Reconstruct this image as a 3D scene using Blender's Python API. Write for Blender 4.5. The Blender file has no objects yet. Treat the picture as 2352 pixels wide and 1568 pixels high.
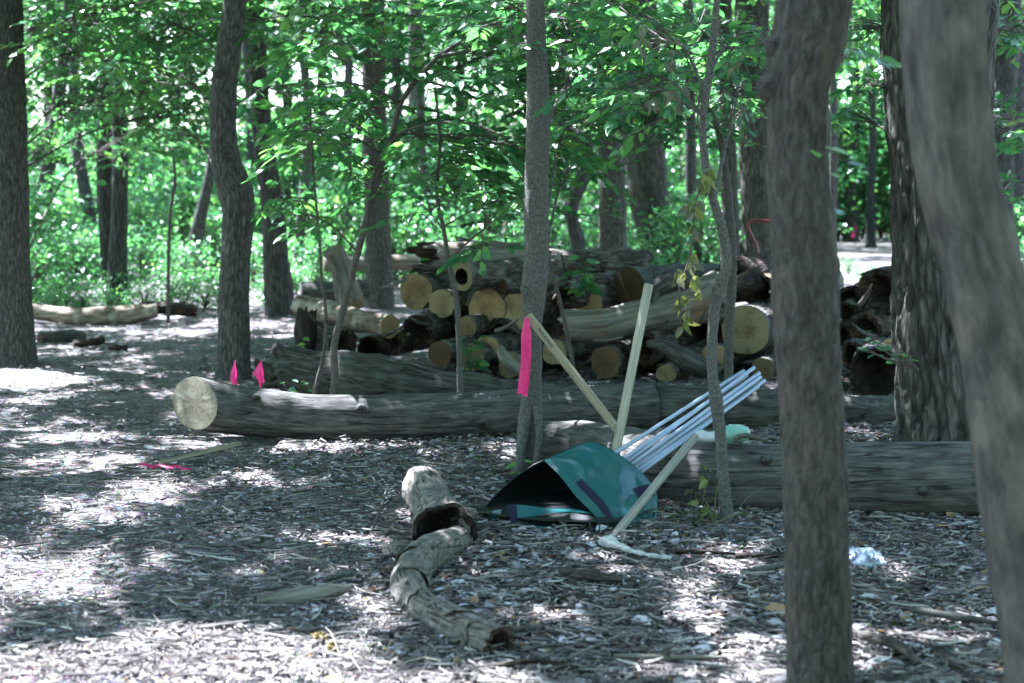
import bpy, math, numpy as np
from mathutils import Vector
C = bpy.context.scene
rng = np.random.default_rng(11)

# ------------------------------------------------------------------ camera
CAM_H, HORIZON, FPX, CX, CY = 1.5, 480.0, 3920.0, 1176.0, 784.0
PITCH = math.atan((CY - HORIZON) / FPX)
cam = bpy.data.cameras.new('camera'); cam_o = bpy.data.objects.new('camera', cam)
C.collection.objects.link(cam_o); C.camera = cam_o
cam.sensor_width = 36.0; cam.lens = 60.0; cam.clip_start = 0.05; cam.clip_end = 2000
cam_o.location = (0, 0, CAM_H); cam_o.rotation_euler = (math.pi / 2 - PITCH, 0, 0)
cam.dof.use_dof = True; cam.dof.focus_distance = 9.3; cam.dof.aperture_fstop = 2.9
# ------------------------------------------------------------------ sky, sun, exposure
SUN = np.array([-0.36, 0.30, 0.88]); SUN /= np.linalg.norm(SUN)
EL = math.asin(SUN[2]); AZ = math.atan2(SUN[0], SUN[1])
world = bpy.data.worlds.new('World'); C.world = world; world.use_nodes = True
wn = world.node_tree.nodes; wl = world.node_tree.links
sky = wn.new('ShaderNodeTexSky'); sky.sky_type = 'NISHITA'; sky.sun_disc = False
sky.sun_elevation = EL; sky.sun_rotation = AZ
wl.new(sky.outputs[0], wn['Background'].inputs[0]); wn['Background'].inputs[1].default_value = 0.085
sl = bpy.data.lights.new('sun', 'SUN'); sl.energy = 5.0; sl.angle = math.radians(0.5); sl.color = (0.8, 0.85, 1.0)
so = bpy.data.objects.new('sun', sl); C.collection.objects.link(so)
so.rotation_euler = Vector(SUN).to_track_quat('Z', 'Y').to_euler(); so.location = (-6, 5, 20)
C.view_settings.view_transform = 'Standard'; C.view_settings.look = 'None'
C.view_settings.exposure = 3.55; C.view_settings.gamma = 1.0
C.cycles.use_denoising = True
C.cycles.max_bounces = 7; C.cycles.diffuse_bounces = 4; C.cycles.glossy_bounces = 2
C.cycles.transmission_bounces = 4; C.cycles.transparent_max_bounces = 4
C.cycles.caustics_reflective = False; C.cycles.caustics_refractive = False
C.cycles.use_adaptive_sampling = True; C.cycles.adaptive_threshold = 0.015

# ------------------------------------------------------------------ view helpers: a sight line meets a depth or the ground
_f = np.array([0, math.cos(PITCH), -math.sin(PITCH)]); _u = np.array([0, math.sin(PITCH), math.cos(PITCH)])
def ray(px, py):
    px = np.asarray(px, float); py = np.asarray(py, float)
    d = _f + np.multiply.outer((px - CX) / FPX, np.array([1.0, 0, 0])) - np.multiply.outer((py - CY) / FPX, _u)
    return d
def at(px, py, Y):
    d = ray(px, py); Y = np.asarray(Y, float)
    return np.array([0, 0, CAM_H]) + d * (Y / d[..., 1])[..., None]
def ground(px, py):
    d = ray(px, py)
    return np.array([0, 0, CAM_H]) + d * (CAM_H / -d[..., 2])[..., None]
def m(px, Y): return px * Y / FPX            # size in metres of px pixels at depth Y

# ------------------------------------------------------------------ noise
def _h(ix, iy, iz, s):
    n = (ix.astype(np.int64) * 374761393 + iy.astype(np.int64) * 668265263 + iz.astype(np.int64) * 2147483647 + s * 1274126177) & 0xffffffff
    n = ((n ^ (n >> 13)) * 1274126177) & 0xffffffff
    n = ((n ^ (n >> 16)) * 2246822519) & 0xffffffff
    return ((n ^ (n >> 15)) & 0xffff) / 32767.5 - 1.0
def vnoise(p, s=0):
    p = np.asarray(p, float); i = np.floor(p); f = p - i; f = f * f * (3 - 2 * f); i = i.astype(np.int64)
    x, y, z = i[..., 0], i[..., 1], i[..., 2]; fx, fy, fz = f[..., 0], f[..., 1], f[..., 2]
    def L(a, b, t): return a + (b - a) * t
    return L(L(L(_h(x, y, z, s), _h(x + 1, y, z, s), fx), L(_h(x, y + 1, z, s), _h(x + 1, y + 1, z, s), fx), fy),
             L(L(_h(x, y, z + 1, s), _h(x + 1, y, z + 1, s), fx), L(_h(x, y + 1, z + 1, s), _h(x + 1, y + 1, z + 1, s), fx), fy), fz)
def fbm(p, o=3, s=0):
    r = 0; a = 1.0; t = 0
    for k in range(o):
        r = r + a * vnoise(np.asarray(p) * 2.03 ** k, s + k * 17); t += a; a *= .5
    return r / t
def gz(x, y):
    x = np.asarray(x, float); y = np.asarray(y, float); z0 = np.zeros_like(x)
    return .035 * fbm(np.stack([x * .7, y * .7, z0], -1), 2, 5) + .012 * fbm(np.stack([x * 5, y * 5, z0], -1), 2, 9)

# ------------------------------------------------------------------ mesh building
class MB:
    def __init__(s): s.V = []; s.F = []; s.K = []; s.T = []; s.n = 0
    def add(s, V, Fs, bk=None, tint=None):
        V = np.asarray(V, float).reshape(-1, 3); k = len(V)
        s.V.append(V)
        s.K.append(np.zeros((k, 3)) if bk is None else np.asarray(bk, float).reshape(-1, 3))
        s.T.append(np.zeros(k) if tint is None else np.broadcast_to(np.asarray(tint, float), (k,)))
        for F in (Fs if isinstance(Fs, list) else [Fs]):
            if len(F): s.F.append(np.asarray(F, np.int64) + s.n)
        s.n += k
        return s
    def build(s, name, mat, parent=None, base=None, smooth=True):
        V = np.concatenate(s.V); K = np.concatenate(s.K); T = np.concatenate(s.T)
        if base is None and parent is not None: base = parent.get('_b') or (0, 0, 0)
        base = np.array(base if base is not None else (0, 0, 0), float)
        me = bpy.data.meshes.new(name); me.vertices.add(len(V)); me.vertices.foreach_set('co', (V - base).ravel().astype(np.float32))
        li = np.concatenate([f.ravel() for f in s.F]); lt = np.concatenate([np.full(len(f), f.shape[1]) for f in s.F])
        me.loops.add(len(li)); me.loops.foreach_set('vertex_index', li.astype(np.int32))
        me.polygons.add(len(lt)); me.polygons.foreach_set('loop_start', np.concatenate([[0], np.cumsum(lt)[:-1]]).astype(np.int32))
        me.polygons.foreach_set('use_smooth', np.full(len(lt), smooth))
        a = me.attributes.new('bk', 'FLOAT_VECTOR', 'POINT'); a.data.foreach_set('vector', K.ravel().astype(np.float32))
        a = me.attributes.new('tint', 'FLOAT', 'POINT'); a.data.foreach_set('value', T.astype(np.float32))
        me.update(calc_edges=True); me.validate()
        me.materials.append(mat)
        o = bpy.data.objects.new(name, me); C.collection.objects.link(o)
        if parent is not None: o.parent = parent
        else: o.location = base
        return o
def tag(o, label=None, cat=None, group=None, kind=None):
    if label: o['label'] = label
    if cat: o['category'] = cat
    if group: o['group'] = group
    if kind: o['kind'] = kind
    return o
def thing(name, label, cat, base, group=None):
    o = bpy.data.objects.new(name, None); C.collection.objects.link(o)
    o.empty_display_size = .1; o.location = base; o['_b'] = [float(v) for v in base]
    return tag(o, label, cat, group)
def copy_tree(o, loc, rz, sc, label=None, group=None):
    c = o.copy(); C.collection.objects.link(c)
    c.location = loc; c.rotation_euler = (0, 0, rz); c.scale = (sc,) * 3
    if label: c['label'] = label
    if group: c['group'] = group
    for ch in list(o.children):
        d = ch.copy(); C.collection.objects.link(d); d.parent = c
    return c

def nrm(v): return v / np.maximum(np.linalg.norm(v, axis=-1, keepdims=True), 1e-9)
def spline(P, step, nmin=4):
    P = np.asarray(P, float); n = len(P)
    if n == 2: Q = P[0] + np.linspace(0, 1, 24)[:, None] * (P[1] - P[0])
    else:
        dt = np.sqrt(np.maximum(np.linalg.norm(np.diff(P[:, :3], axis=0), axis=1), 1e-6))[:, None]; v = np.diff(P, axis=0) / dt
        mt = np.vstack([v[:1], (v[:-1] * dt[1:] + v[1:] * dt[:-1]) / (dt[1:] + dt[:-1]), v[-1:]]); out = []
        t = np.linspace(0, 1, 16, endpoint=False)[:, None]
        for i in range(n - 1):
            h = dt[i]; out.append((2 * t ** 3 - 3 * t ** 2 + 1) * P[i] + (t ** 3 - 2 * t ** 2 + t) * h * mt[i] + (3 * t ** 2 - 2 * t ** 3) * P[i + 1] + (t ** 3 - t ** 2) * h * mt[i + 1])
        Q = np.vstack(out + [P[-1:]])
    L = np.concatenate([[0], np.cumsum(np.linalg.norm(np.diff(Q[:, :3], axis=0), axis=1))])
    k = max(nmin, int(L[-1] / step) + 1); l = np.linspace(0, L[-1], k)
    return np.column_stack([np.interp(l, L, Q[:, j]) for j in range(Q.shape[1])]), l
def frames(Cn):
    T = nrm(np.gradient(Cn, axis=0)); N = np.zeros_like(T)
    ref = np.array([1.0, 0, 0]) if abs(T[0, 0]) < .8 else np.array([0, 0, 1.0])
    N[0] = nrm(ref - T[0] * (ref @ T[0]))
    for i in range(1, len(T)): v = N[i - 1] - T[i] * (N[i - 1] @ T[i]); N[i] = nrm(v)
    return T, N, np.cross(T, N)
def grid_faces(n, s, wrap=True):
    i = np.arange(n - 1)[:, None] * s; j = np.arange(s if wrap else s - 1)[None]; k = (j + 1) % s
    return np.stack([i + j, i + k, i + s + k, i + s + j], -1).reshape(-1, 4)
def tube(pts, rad, seg=20, step=.06, lump=.04, lf=3.0, furrow=0.0, ff=16.0, flare=0.0, fh=.2, seed=0, shear=(0, 0), cap=(1, 1), rag=(0, 0), nmin=4, squash=1.0):
    """swept, noisy tube -> dict with V, F, bk, the first and last ring, tangents"""
    Q, l = spline(np.column_stack([pts, rad]), step, nmin); Cn, R = Q[:, :3], Q[:, 3]
    T, N, B = frames(Cn); th = np.arange(seg) / seg * 2 * math.pi
    c, s = np.cos(th), np.sin(th); Rm = R.mean()
    bk = np.stack([np.broadcast_to(c, (len(l), seg)) * R[:, None], np.broadcast_to(s, (len(l), seg)) * R[:, None], np.broadcast_to(l[:, None], (len(l), seg))], -1)
    q = np.stack([c * Rm + 0 * l[:, None], s * Rm + 0 * l[:, None], l[:, None] + 0 * c], -1)
    D = R[:, None] * (1 + lump * 2 * fbm(q * np.array([lf, lf, lf * .6]) / max(Rm, .01) * .35, 3, seed) + lump * .7 * vnoise(q * 1.1 / max(Rm, .01), seed + 3))
    if furrow:
        w = q + .012 * np.stack([vnoise(q * 18, seed + 5), vnoise(q * 18, seed + 6), 0 * q[..., 0]], -1)
        n = fbm(w * np.array([ff, ff, ff * .16]), 2, seed + 7)
        D = D - furrow * np.exp(-(n / .13) ** 2) + furrow * .35 * fbm(w * np.array([ff * 3, ff * 3, ff]), 2, seed + 8)
    if flare:
        D = D * (1 + flare * np.exp(-l / fh)[:, None] * (1 + .4 * np.cos(3 * th + seed) + .25 * np.cos(5 * th + 2 * seed)))
    off = np.zeros_like(D)
    for e, sh in ((0, shear[0]), (-1, shear[1])):
        if sh:
            d = l if e == 0 else l[-1] - l
            off += (np.clip(1 - d / (4 * Rm), 0, 1)[:, None]) * (sh * (N[:, 1:2] * c + B[:, 1:2] * s) * R[:, None])
    for e, rg in ((0, rag[0]), (-1, rag[1])):
        if rg:
            d = l if e == 0 else l[-1] - l
            jit = fbm(np.stack([c * 2.3, s * 2.3, 0 * c + seed], -1), 3, seed + 11) + .6 * vnoise(np.stack([c * 6, s * 6, 0 * c + seed], -1), seed + 12)
            off += np.exp(-d / (Rm * .5))[:, None] * jit * rg * Rm
    V = Cn[:, None] + (N[:, None] * c[:, None] + B[:, None] * s[:, None] * squash) * D[..., None] + T[:, None] * off[..., None]
    F = [grid_faces(len(l), seg)]; Vx = V.reshape(-1, 3); K = bk.reshape(-1, 3)
    r0, r1 = V[0].copy(), V[-1].copy()
    for e, on in ((0, cap[0]), (-1, cap[1])):
        if on:
            ring = V[e]; cen = ring.mean(0); idx = len(Vx)
            Vx = np.vstack([Vx, cen]); K = np.vstack([K, [0, 0, l[e]]]); b = 0 if e == 0 else (len(l) - 1) * seg
            j = np.arange(seg); k = (j + 1) % seg
            F.append(np.stack([b + k, b + j, 0 * j + idx] if e == 0 else [b + j, b + k, 0 * j + idx], -1))
    return dict(V=Vx, F=F, K=K, r0=r0, r1=r1, T=T, C=Cn, R=R, bk0=bk[0], bk1=bk[-1])
def add_tube(mb, *a, tint=0.0, **k):
    t = tube(*a, **k); mb.add(t['V'], t['F'], t['K'], tint); return t
def disk(ring, bk, rings=6, bulge=0.0, nrm_dir=None, inner=0.0, seed=0):
    cen = ring.mean(0); s = len(ring); fr = np.linspace(1, inner if inner else .0, rings + 1)
    if not inner: fr = fr[:-1]
    V = cen + (ring - cen) * fr[:, None, None]; K = bk * fr[:, None, None] * np.array([1, 1, 0]) + np.array([0, 0, seed * 3.7])
    if nrm_dir is not None: V = V + np.asarray(nrm_dir) * (bulge * (1 - fr ** 2))[:, None, None]
    F = [grid_faces(len(fr), s)]; Vx = V.reshape(-1, 3); Kx = K.reshape(-1, 3)
    if not inner:
        j = np.arange(s); b = (len(fr) - 1) * s; F.append(np.stack([b + j, b + (j + 1) % s, 0 * j + len(Vx)], -1))
        Vx = np.vstack([Vx, cen + (np.asarray(nrm_dir) * bulge if nrm_dir is not None else 0)]); Kx = np.vstack([Kx, [0, 0, seed * 3.7]])
    return Vx, F, Kx, V[-1]

# leaves: base point P, direction D, normal N, length S
def leaves(mb, P, D, N, S, W=.28, fold=.1, full=False, tint=None, droop=.12):
    P, D, N = (np.asarray(x, float) for x in (P, D, N)); S = np.broadcast_to(np.asarray(S, float), (len(P),))[:, None]
    W = np.broadcast_to(np.asarray(W, float), (len(P),))[:, None]
    D = nrm(D); X = nrm(np.cross(D, N)); N = np.cross(X, D); n = len(P)
    tint = rng.random(n) if tint is None else np.broadcast_to(tint, (n,))
    if full:
        B = P; T = P + D * S - N * S * droop * 1.6
        Mi = P + D * S * .5 - N * S * (fold * .5 + droop * .3)
        pts = [B, P + D * S * .28 + X * S * W * .92 - N * S * droop * .05, P + D * S * .28 - X * S * W * .92 - N * S * droop * .05, Mi,
               P + D * S * .66 + X * S * W * .72 - N * S * droop * .6, P + D * S * .66 - X * S * W * .72 - N * S * droop * .6, T]
        V = np.stack(pts, 1); i = np.arange(n)[:, None] * 7
        F = [np.hstack([i + 0, i + 1, i + 3]), np.hstack([i + 0, i + 3, i + 2]), np.hstack([i + 1, i + 4, i + 6, i + 3]), np.hstack([i + 3, i + 6, i + 5, i + 2])]
        mb.add(V, F, None, np.repeat(tint, 7))
    else:
        V = np.stack([P, P + D * S * .45 + X * S * W + N * S * fold, P + D * S - N * S * droop, P + D * S * .45 - X * S * W + N * S * fold], 1)
        i = np.arange(n)[:, None] * 4
        mb.add(V, [np.hstack([i, i + 1, i + 2]), np.hstack([i, i + 2, i + 3])], None, np.repeat(tint, 4))
def rand_leaf_dirs(n, tilt=.5, drp=.3):
    a = rng.random(n) * 2 * math.pi
    D = np.stack([np.cos(a), np.sin(a), -drp + .5 * rng.normal(size=n) * .6], -1)
    N = nrm(np.stack([rng.normal(size=n) * tilt, rng.normal(size=n) * tilt, np.ones(n)], -1))
    return nrm(D), N
def spray(mb_l, mb_t, P, d, L, n, S, full=True, droop=.25, tw=.004, W=.27):
    """one leafy twig: a drooping stem with alternate leaves lying roughly level"""
    d = nrm(np.asarray(d, float)); P = np.asarray(P, float)
    t = np.linspace(0, 1, 5)[:, None]; pts = P + d * L * t + np.array([0, 0, -droop * L]) * t ** 2 + rng.normal(size=(5, 3)) * .012 * L * t
    if mb_t is not None: add_tube(mb_t, pts, np.linspace(tw, tw * .35, 5), seg=5, step=L / 5, lump=.02, cap=(0, 0))
    u = np.linspace(.12, 1, n); Q = np.stack([np.interp(u, t[:, 0], pts[:, k]) for k in range(3)], -1)
    side = nrm(np.cross(d, [0, 0, 1.0])); sg = np.where(np.arange(n) % 2, 1.0, -1.0)[:, None]
    D = nrm(d * (.55 + .5 * u[:, None]) + side * sg * (1.0 - .75 * u[:, None]) + rng.normal(size=(n, 3)) * .22 + np.array([0, 0, -.28]))
    N = nrm(np.array([0, -.12, 1.0]) + rng.normal(size=(n, 3)) * .5)
    leaves(mb_l, Q + D * S * .12, D, N, S * (.65 + .5 * rng.random(n)), W=W * (.85 + .3 * rng.random(n)), full=full, tint=np.clip(rng.random() * .5 + rng.random(n) * .5, 0, 1))

# ------------------------------------------------------------------ materials
def newmat(name):
    mt = bpy.data.materials.new(name); mt.use_nodes = True; nt = mt.node_tree
    return mt, nt.nodes, nt.links, nt.nodes['Principled BSDF']
def nd(ns, t, **kw):
    n = ns.new(t)
    for k, v in kw.items():
        if k.startswith('i_'): n.inputs[int(k[2:])].default_value = v
        else: setattr(n, k, v)
    return n
def ramp(ns, stops):
    r = ns.new('ShaderNodeValToRGB'); e = r.color_ramp.elements
    while len(e) < len(stops): e.new(.5)
    for el, (p, c) in zip(e, stops): el.position = p; el.color = (*c, 1)
    return r
def bark(name, dark, mid, light, sc=30.0, st=.14, bump=.5, crack=.5, rough=.9, patch=None, pf=3.0, vor=True, dist=.012, cracks=0.0, fine=.6):
    mt, ns, ls, p = newmat(name)
    a = nd(ns, 'ShaderNodeAttribute', attribute_name='bk')
    mp = nd(ns, 'ShaderNodeMapping'); mp.inputs['Scale'].default_value = (sc, sc, sc * st); ls.new(a.outputs['Vector'], mp.inputs[0])
    n1 = nd(ns, 'ShaderNodeTexNoise'); n1.inputs['Scale'].default_value = 1; n1.inputs['Detail'].default_value = 6; n1.inputs['Roughness'].default_value = .65; n1.inputs['Distortion'].default_value = .2
    ls.new(mp.outputs[0], n1.inputs['Vector'])
    h = n1.outputs[0]
    rp = ramp(ns, [(.3, dark), (.5, mid), (.72, light)]); ls.new(n1.outputs[0], rp.inputs[0]); col = rp.outputs[0]
    if vor:
        v = nd(ns, 'ShaderNodeTexVoronoi', feature='DISTANCE_TO_EDGE'); v.inputs['Scale'].default_value = .8
        ad = nd(ns, 'ShaderNodeVectorMath', operation='MULTIPLY_ADD'); ls.new(n1.outputs['Color'], ad.inputs[0]); ad.inputs[1].default_value = (.5, .5, .5); ls.new(mp.outputs[0], ad.inputs[2])
        ls.new(ad.outputs[0], v.inputs['Vector'])
        mr = nd(ns, 'ShaderNodeMapRange'); mr.inputs[2].default_value = .22; ls.new(v.outputs[0], mr.inputs[0])
        mx = nd(ns, 'ShaderNodeMix', data_type='RGBA', blend_type='MULTIPLY'); mx.inputs[0].default_value = crack
        ls.new(col, mx.inputs[6]); ls.new(mr.outputs[0], mx.inputs[7]); col = mx.outputs[2]
        mu = nd(ns, 'ShaderNodeMath', operation='MULTIPLY_ADD', i_1=.8); ls.new(mr.outputs[0], mu.inputs[0]); ls.new(n1.outputs[0], mu.inputs[2]); h = mu.outputs[0]
    mf = nd(ns, 'ShaderNodeMapping'); mf.inputs['Scale'].default_value = (sc * 4, sc * 4, sc * 4 * max(st * .6, .03)); ls.new(a.outputs['Vector'], mf.inputs[0])
    nf = nd(ns, 'ShaderNodeTexNoise'); nf.inputs['Scale'].default_value = 1; nf.inputs['Detail'].default_value = 5; nf.inputs['Roughness'].default_value = .7; ls.new(mf.outputs[0], nf.inputs['Vector'])
    rf = nd(ns, 'ShaderNodeMapRange'); rf.inputs[1].default_value = .3; rf.inputs[2].default_value = .7; rf.inputs[3].default_value = .45; rf.inputs[4].default_value = 1.4; ls.new(nf.outputs[0], rf.inputs[0])
    mx = nd(ns, 'ShaderNodeMix', data_type='RGBA', blend_type='MULTIPLY'); mx.inputs[0].default_value = fine; ls.new(col, mx.inputs[6]); ls.new(rf.outputs[0], mx.inputs[7]); col = mx.outputs[2]
    ah = nd(ns, 'ShaderNodeMath', operation='MULTIPLY_ADD', i_1=.45); ls.new(nf.outputs[0], ah.inputs[0]); ls.new(h, ah.inputs[2]); h = ah.outputs[0]
    if cracks:
        mc = nd(ns, 'ShaderNodeMapping'); mc.inputs['Scale'].default_value = (15, 15, .9); ls.new(a.outputs['Vector'], mc.inputs[0])
        nc = nd(ns, 'ShaderNodeTexNoise'); nc.inputs['Scale'].default_value = 1; nc.inputs['Detail'].default_value = 3; nc.inputs['Distortion'].default_value = .4; ls.new(mc.outputs[0], nc.inputs['Vector'])
        s1 = nd(ns, 'ShaderNodeMath', operation='SUBTRACT', i_1=.5); ls.new(nc.outputs[0], s1.inputs[0]); s2 = nd(ns, 'ShaderNodeMath', operation='ABSOLUTE'); ls.new(s1.outputs[0], s2.inputs[0])
        rc = nd(ns, 'ShaderNodeMapRange'); rc.inputs[1].default_value = .004; rc.inputs[2].default_value = .02; rc.inputs[3].default_value = 1 - cracks; ls.new(s2.outputs[0], rc.inputs[0])
        mx = nd(ns, 'ShaderNodeMix', data_type='RGBA', blend_type='MULTIPLY'); mx.inputs[0].default_value = 1; ls.new(col, mx.inputs[6]); ls.new(rc.outputs[0], mx.inputs[7]); col = mx.outputs[2]
        ah = nd(ns, 'ShaderNodeMath', operation='MULTIPLY_ADD', i_1=.8); ls.new(rc.outputs[0], ah.inputs[0]); ls.new(h, ah.inputs[2]); h = ah.outputs[0]
    if patch is not None:
        n2 = nd(ns, 'ShaderNodeTexNoise'); n2.inputs['Scale'].default_value = pf; n2.inputs['Detail'].default_value = 4; ls.new(a.outputs['Vector'], n2.inputs['Vector'])
        m2 = nd(ns, 'ShaderNodeMapRange'); m2.inputs[1].default_value = .5; m2.inputs[2].default_value = .66; ls.new(n2.outputs[0], m2.inputs[0])
        mx = nd(ns, 'ShaderNodeMix', data_type='RGBA'); ls.new(m2.outputs[0], mx.inputs[0]); ls.new(col, mx.inputs[6])
        mm = nd(ns, 'ShaderNodeMix', data_type='RGBA', blend_type='MULTIPLY'); mm.inputs[0].default_value = .7; mm.inputs[6].default_value = (*patch, 1)
        gr = nd(ns, 'ShaderNodeMapRange'); gr.inputs[1].default_value = .25; gr.inputs[2].default_value = .6; ls.new(n1.outputs[0], gr.inputs[0]); ls.new(gr.outputs[0], mm.inputs[7])
        ls.new(mm.outputs[2], mx.inputs[7]); col = mx.outputs[2]
    b = nd(ns, 'ShaderNodeBump'); b.inputs['Strength'].default_value = bump; b.inputs['Distance'].default_value = dist; ls.new(h, b.inputs['Height'])
    ls.new(b.outputs[0], p.inputs['Normal']); ls.new(col, p.inputs['Base Color']); p.inputs['Roughness'].default_value = rough
    p.inputs['Specular IOR Level'].default_value = .25
    return mt
def cutwood(name, outer, inner, stain, amt=.55, rings=260.0):
    mt, ns, ls, p = newmat(name)
    a = nd(ns, 'ShaderNodeAttribute', attribute_name='bk')
    n0 = nd(ns, 'ShaderNodeTexNoise'); n0.inputs['Scale'].default_value = 9; n0.inputs['Detail'].default_value = 5; ls.new(a.outputs['Vector'], n0.inputs['Vector'])
    sx = nd(ns, 'ShaderNodeVectorMath', operation='MULTIPLY'); sx.inputs[1].default_value = (1, 1, 0); ls.new(a.outputs['Vector'], sx.inputs[0])
    ln = nd(ns, 'ShaderNodeVectorMath', operation='LENGTH'); ls.new(sx.outputs[0], ln.inputs[0])
    wob = nd(ns, 'ShaderNodeMath', operation='MULTIPLY_ADD', i_1=.03); ls.new(n0.outputs[0], wob.inputs[0]); ls.new(ln.outputs['Value'], wob.inputs[2])
    si = nd(ns, 'ShaderNodeMath', operation='MULTIPLY', i_1=rings * 2); ls.new(wob.outputs[0], si.inputs[0])
    sn = nd(ns, 'ShaderNodeMath', operation='SINE'); ls.new(si.outputs[0], sn.inputs[0])
    mr = nd(ns, 'ShaderNodeMapRange'); mr.inputs[1].default_value = 0.02; mr.inputs[2].default_value = .15; ls.new(wob.outputs[0], mr.inputs[0])
    rp = ramp(ns, [(0, inner), (.55, tuple((x + y) / 2 for x, y in zip(inner, outer))), (1, outer)]); ls.new(mr.outputs[0], rp.inputs[0])
    m1 = nd(ns, 'ShaderNodeMapRange'); m1.inputs[1].default_value = -1; m1.inputs[3].default_value = .8; ls.new(sn.outputs[0], m1.inputs[0])
    mx = nd(ns, 'ShaderNodeMix', data_type='RGBA', blend_type='MULTIPLY'); mx.inputs[0].default_value = .6; ls.new(rp.outputs[0], mx.inputs[6]); ls.new(m1.outputs[0], mx.inputs[7])
    n2 = nd(ns, 'ShaderNodeTexNoise'); n2.inputs['Scale'].default_value = 7; n2.inputs['Detail'].default_value = 6; ls.new(a.outputs['Vector'], n2.inputs['Vector'])
    m2 = nd(ns, 'ShaderNodeMapRange'); m2.inputs[1].default_value = .5; m2.inputs[2].default_value = .7; m2.inputs[4].default_value = amt; ls.new(n2.outputs[0], m2.inputs[0])
    m3 = nd(ns, 'ShaderNodeMix', data_type='RGBA'); ls.new(m2.outputs[0], m3.inputs[0]); ls.new(mx.outputs[2], m3.inputs[6]); m3.inputs[7].default_value = (*stain, 1)
    sep = nd(ns, 'ShaderNodeSeparateXYZ'); ls.new(a.outputs['Vector'], sep.inputs[0]); at2 = nd(ns, 'ShaderNodeMath', operation='ARCTAN2'); ls.new(sep.outputs[0], at2.inputs[0]); ls.new(sep.outputs[1], at2.inputs[1])
    cb = nd(ns, 'ShaderNodeCombineXYZ'); ls.new(at2.outputs[0], cb.inputs[0]); ls.new(sep.outputs[2], cb.inputs[2])
    nr = nd(ns, 'ShaderNodeTexNoise'); nr.inputs['Scale'].default_value = 3.0; nr.inputs['Detail'].default_value = 6; nr.inputs['Roughness'].default_value = .75; ls.new(cb.outputs[0], nr.inputs['Vector'])
    mrr = nd(ns, 'ShaderNodeMapRange'); mrr.inputs[1].default_value = .34; mrr.inputs[2].default_value = .46; mrr.inputs[3].default_value = .45; ls.new(nr.outputs[0], mrr.inputs[0])
    mrx = nd(ns, 'ShaderNodeMix', data_type='RGBA', blend_type='MULTIPLY'); mrx.inputs[0].default_value = .35; ls.new(m3.outputs[2], mrx.inputs[6]); ls.new(mrr.outputs[0], mrx.inputs[7]); m3 = mrx
    n4 = nd(ns, 'ShaderNodeTexNoise'); n4.inputs['Scale'].default_value = 60; n4.inputs['Detail'].default_value = 4; ls.new(a.outputs['Vector'], n4.inputs['Vector'])
    m4 = nd(ns, 'ShaderNodeMapRange'); m4.inputs[1].default_value = .3; m4.inputs[2].default_value = .7; m4.inputs[3].default_value = .65; m4.inputs[4].default_value = 1.15; ls.new(n4.outputs[0], m4.inputs[0])
    m5 = nd(ns, 'ShaderNodeMix', data_type='RGBA', blend_type='MULTIPLY'); m5.inputs[0].default_value = 1; ls.new(m3.outputs[2], m5.inputs[6]); ls.new(m4.outputs[0], m5.inputs[7])
    oi = nd(ns, 'ShaderNodeObjectInfo'); mo = nd(ns, 'ShaderNodeMapRange'); mo.inputs[3].default_value = .5; mo.inputs[4].default_value = 1.1; ls.new(oi.outputs['Random'], mo.inputs[0])
    m6 = nd(ns, 'ShaderNodeMix', data_type='RGBA', blend_type='MULTIPLY'); m6.inputs[0].default_value = 1; ls.new(m5.outputs[2], m6.inputs[6]); ls.new(mo.outputs[0], m6.inputs[7]); m5 = m6
    b = nd(ns, 'ShaderNodeBump'); b.inputs['Strength'].default_value = .3; b.inputs['Distance'].default_value = .004; ls.new(n4.outputs[0], b.inputs['Height']); ls.new(b.outputs[0], p.inputs['Normal'])
    ls.new(m5.outputs[2], p.inputs['Base Color']); p.inputs['Roughness'].default_value = .85; p.inputs['Specular IOR Level'].default_value = .2
    return mt
def leafmat(name, stops, tr=.4, trc=(1.5, 1.75, .95), rough=.38, spec=.5):
    mt, ns, ls, p = newmat(name)
    a = nd(ns, 'ShaderNodeAttribute', attribute_name='tint'); rp = ramp(ns, stops); ls.new(a.outputs['Fac'], rp.inputs[0])
    g = nd(ns, 'ShaderNodeNewGeometry'); nz = nd(ns, 'ShaderNodeTexNoise'); nz.inputs['Scale'].default_value = 40; ls.new(g.outputs['Position'], nz.inputs['Vector'])
    mr = nd(ns, 'ShaderNodeMapRange'); mr.inputs[3].default_value = .75; mr.inputs[4].default_value = 1.25; ls.new(nz.outputs[0], mr.inputs[0])
    mx = nd(ns, 'ShaderNodeMix', data_type='RGBA', blend_type='MULTIPLY'); mx.inputs[0].default_value = 1; ls.new(rp.outputs[0], mx.inputs[6]); ls.new(mr.outputs[0], mx.inputs[7])
    ls.new(mx.outputs[2], p.inputs['Base Color']); p.inputs['Roughness'].default_value = rough; p.inputs['Specular IOR Level'].default_value = spec
    t = nd(ns, 'ShaderNodeBsdfTranslucent'); mu = nd(ns, 'ShaderNodeMix', data_type='RGBA', blend_type='MULTIPLY'); mu.inputs[0].default_value = 1
    ls.new(mx.outputs[2], mu.inputs[6]); mu.inputs[7].default_value = (*trc, 1); ls.new(mu.outputs[2], t.inputs[0])
    ms = nd(ns, 'ShaderNodeMixShader'); ms.inputs[0].default_value = tr; ls.new(p.outputs[0], ms.inputs[1]); ls.new(t.outputs[0], ms.inputs[2])
    ls.new(ms.outputs[0], ns['Material Output'].inputs[0])
    return mt
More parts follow.
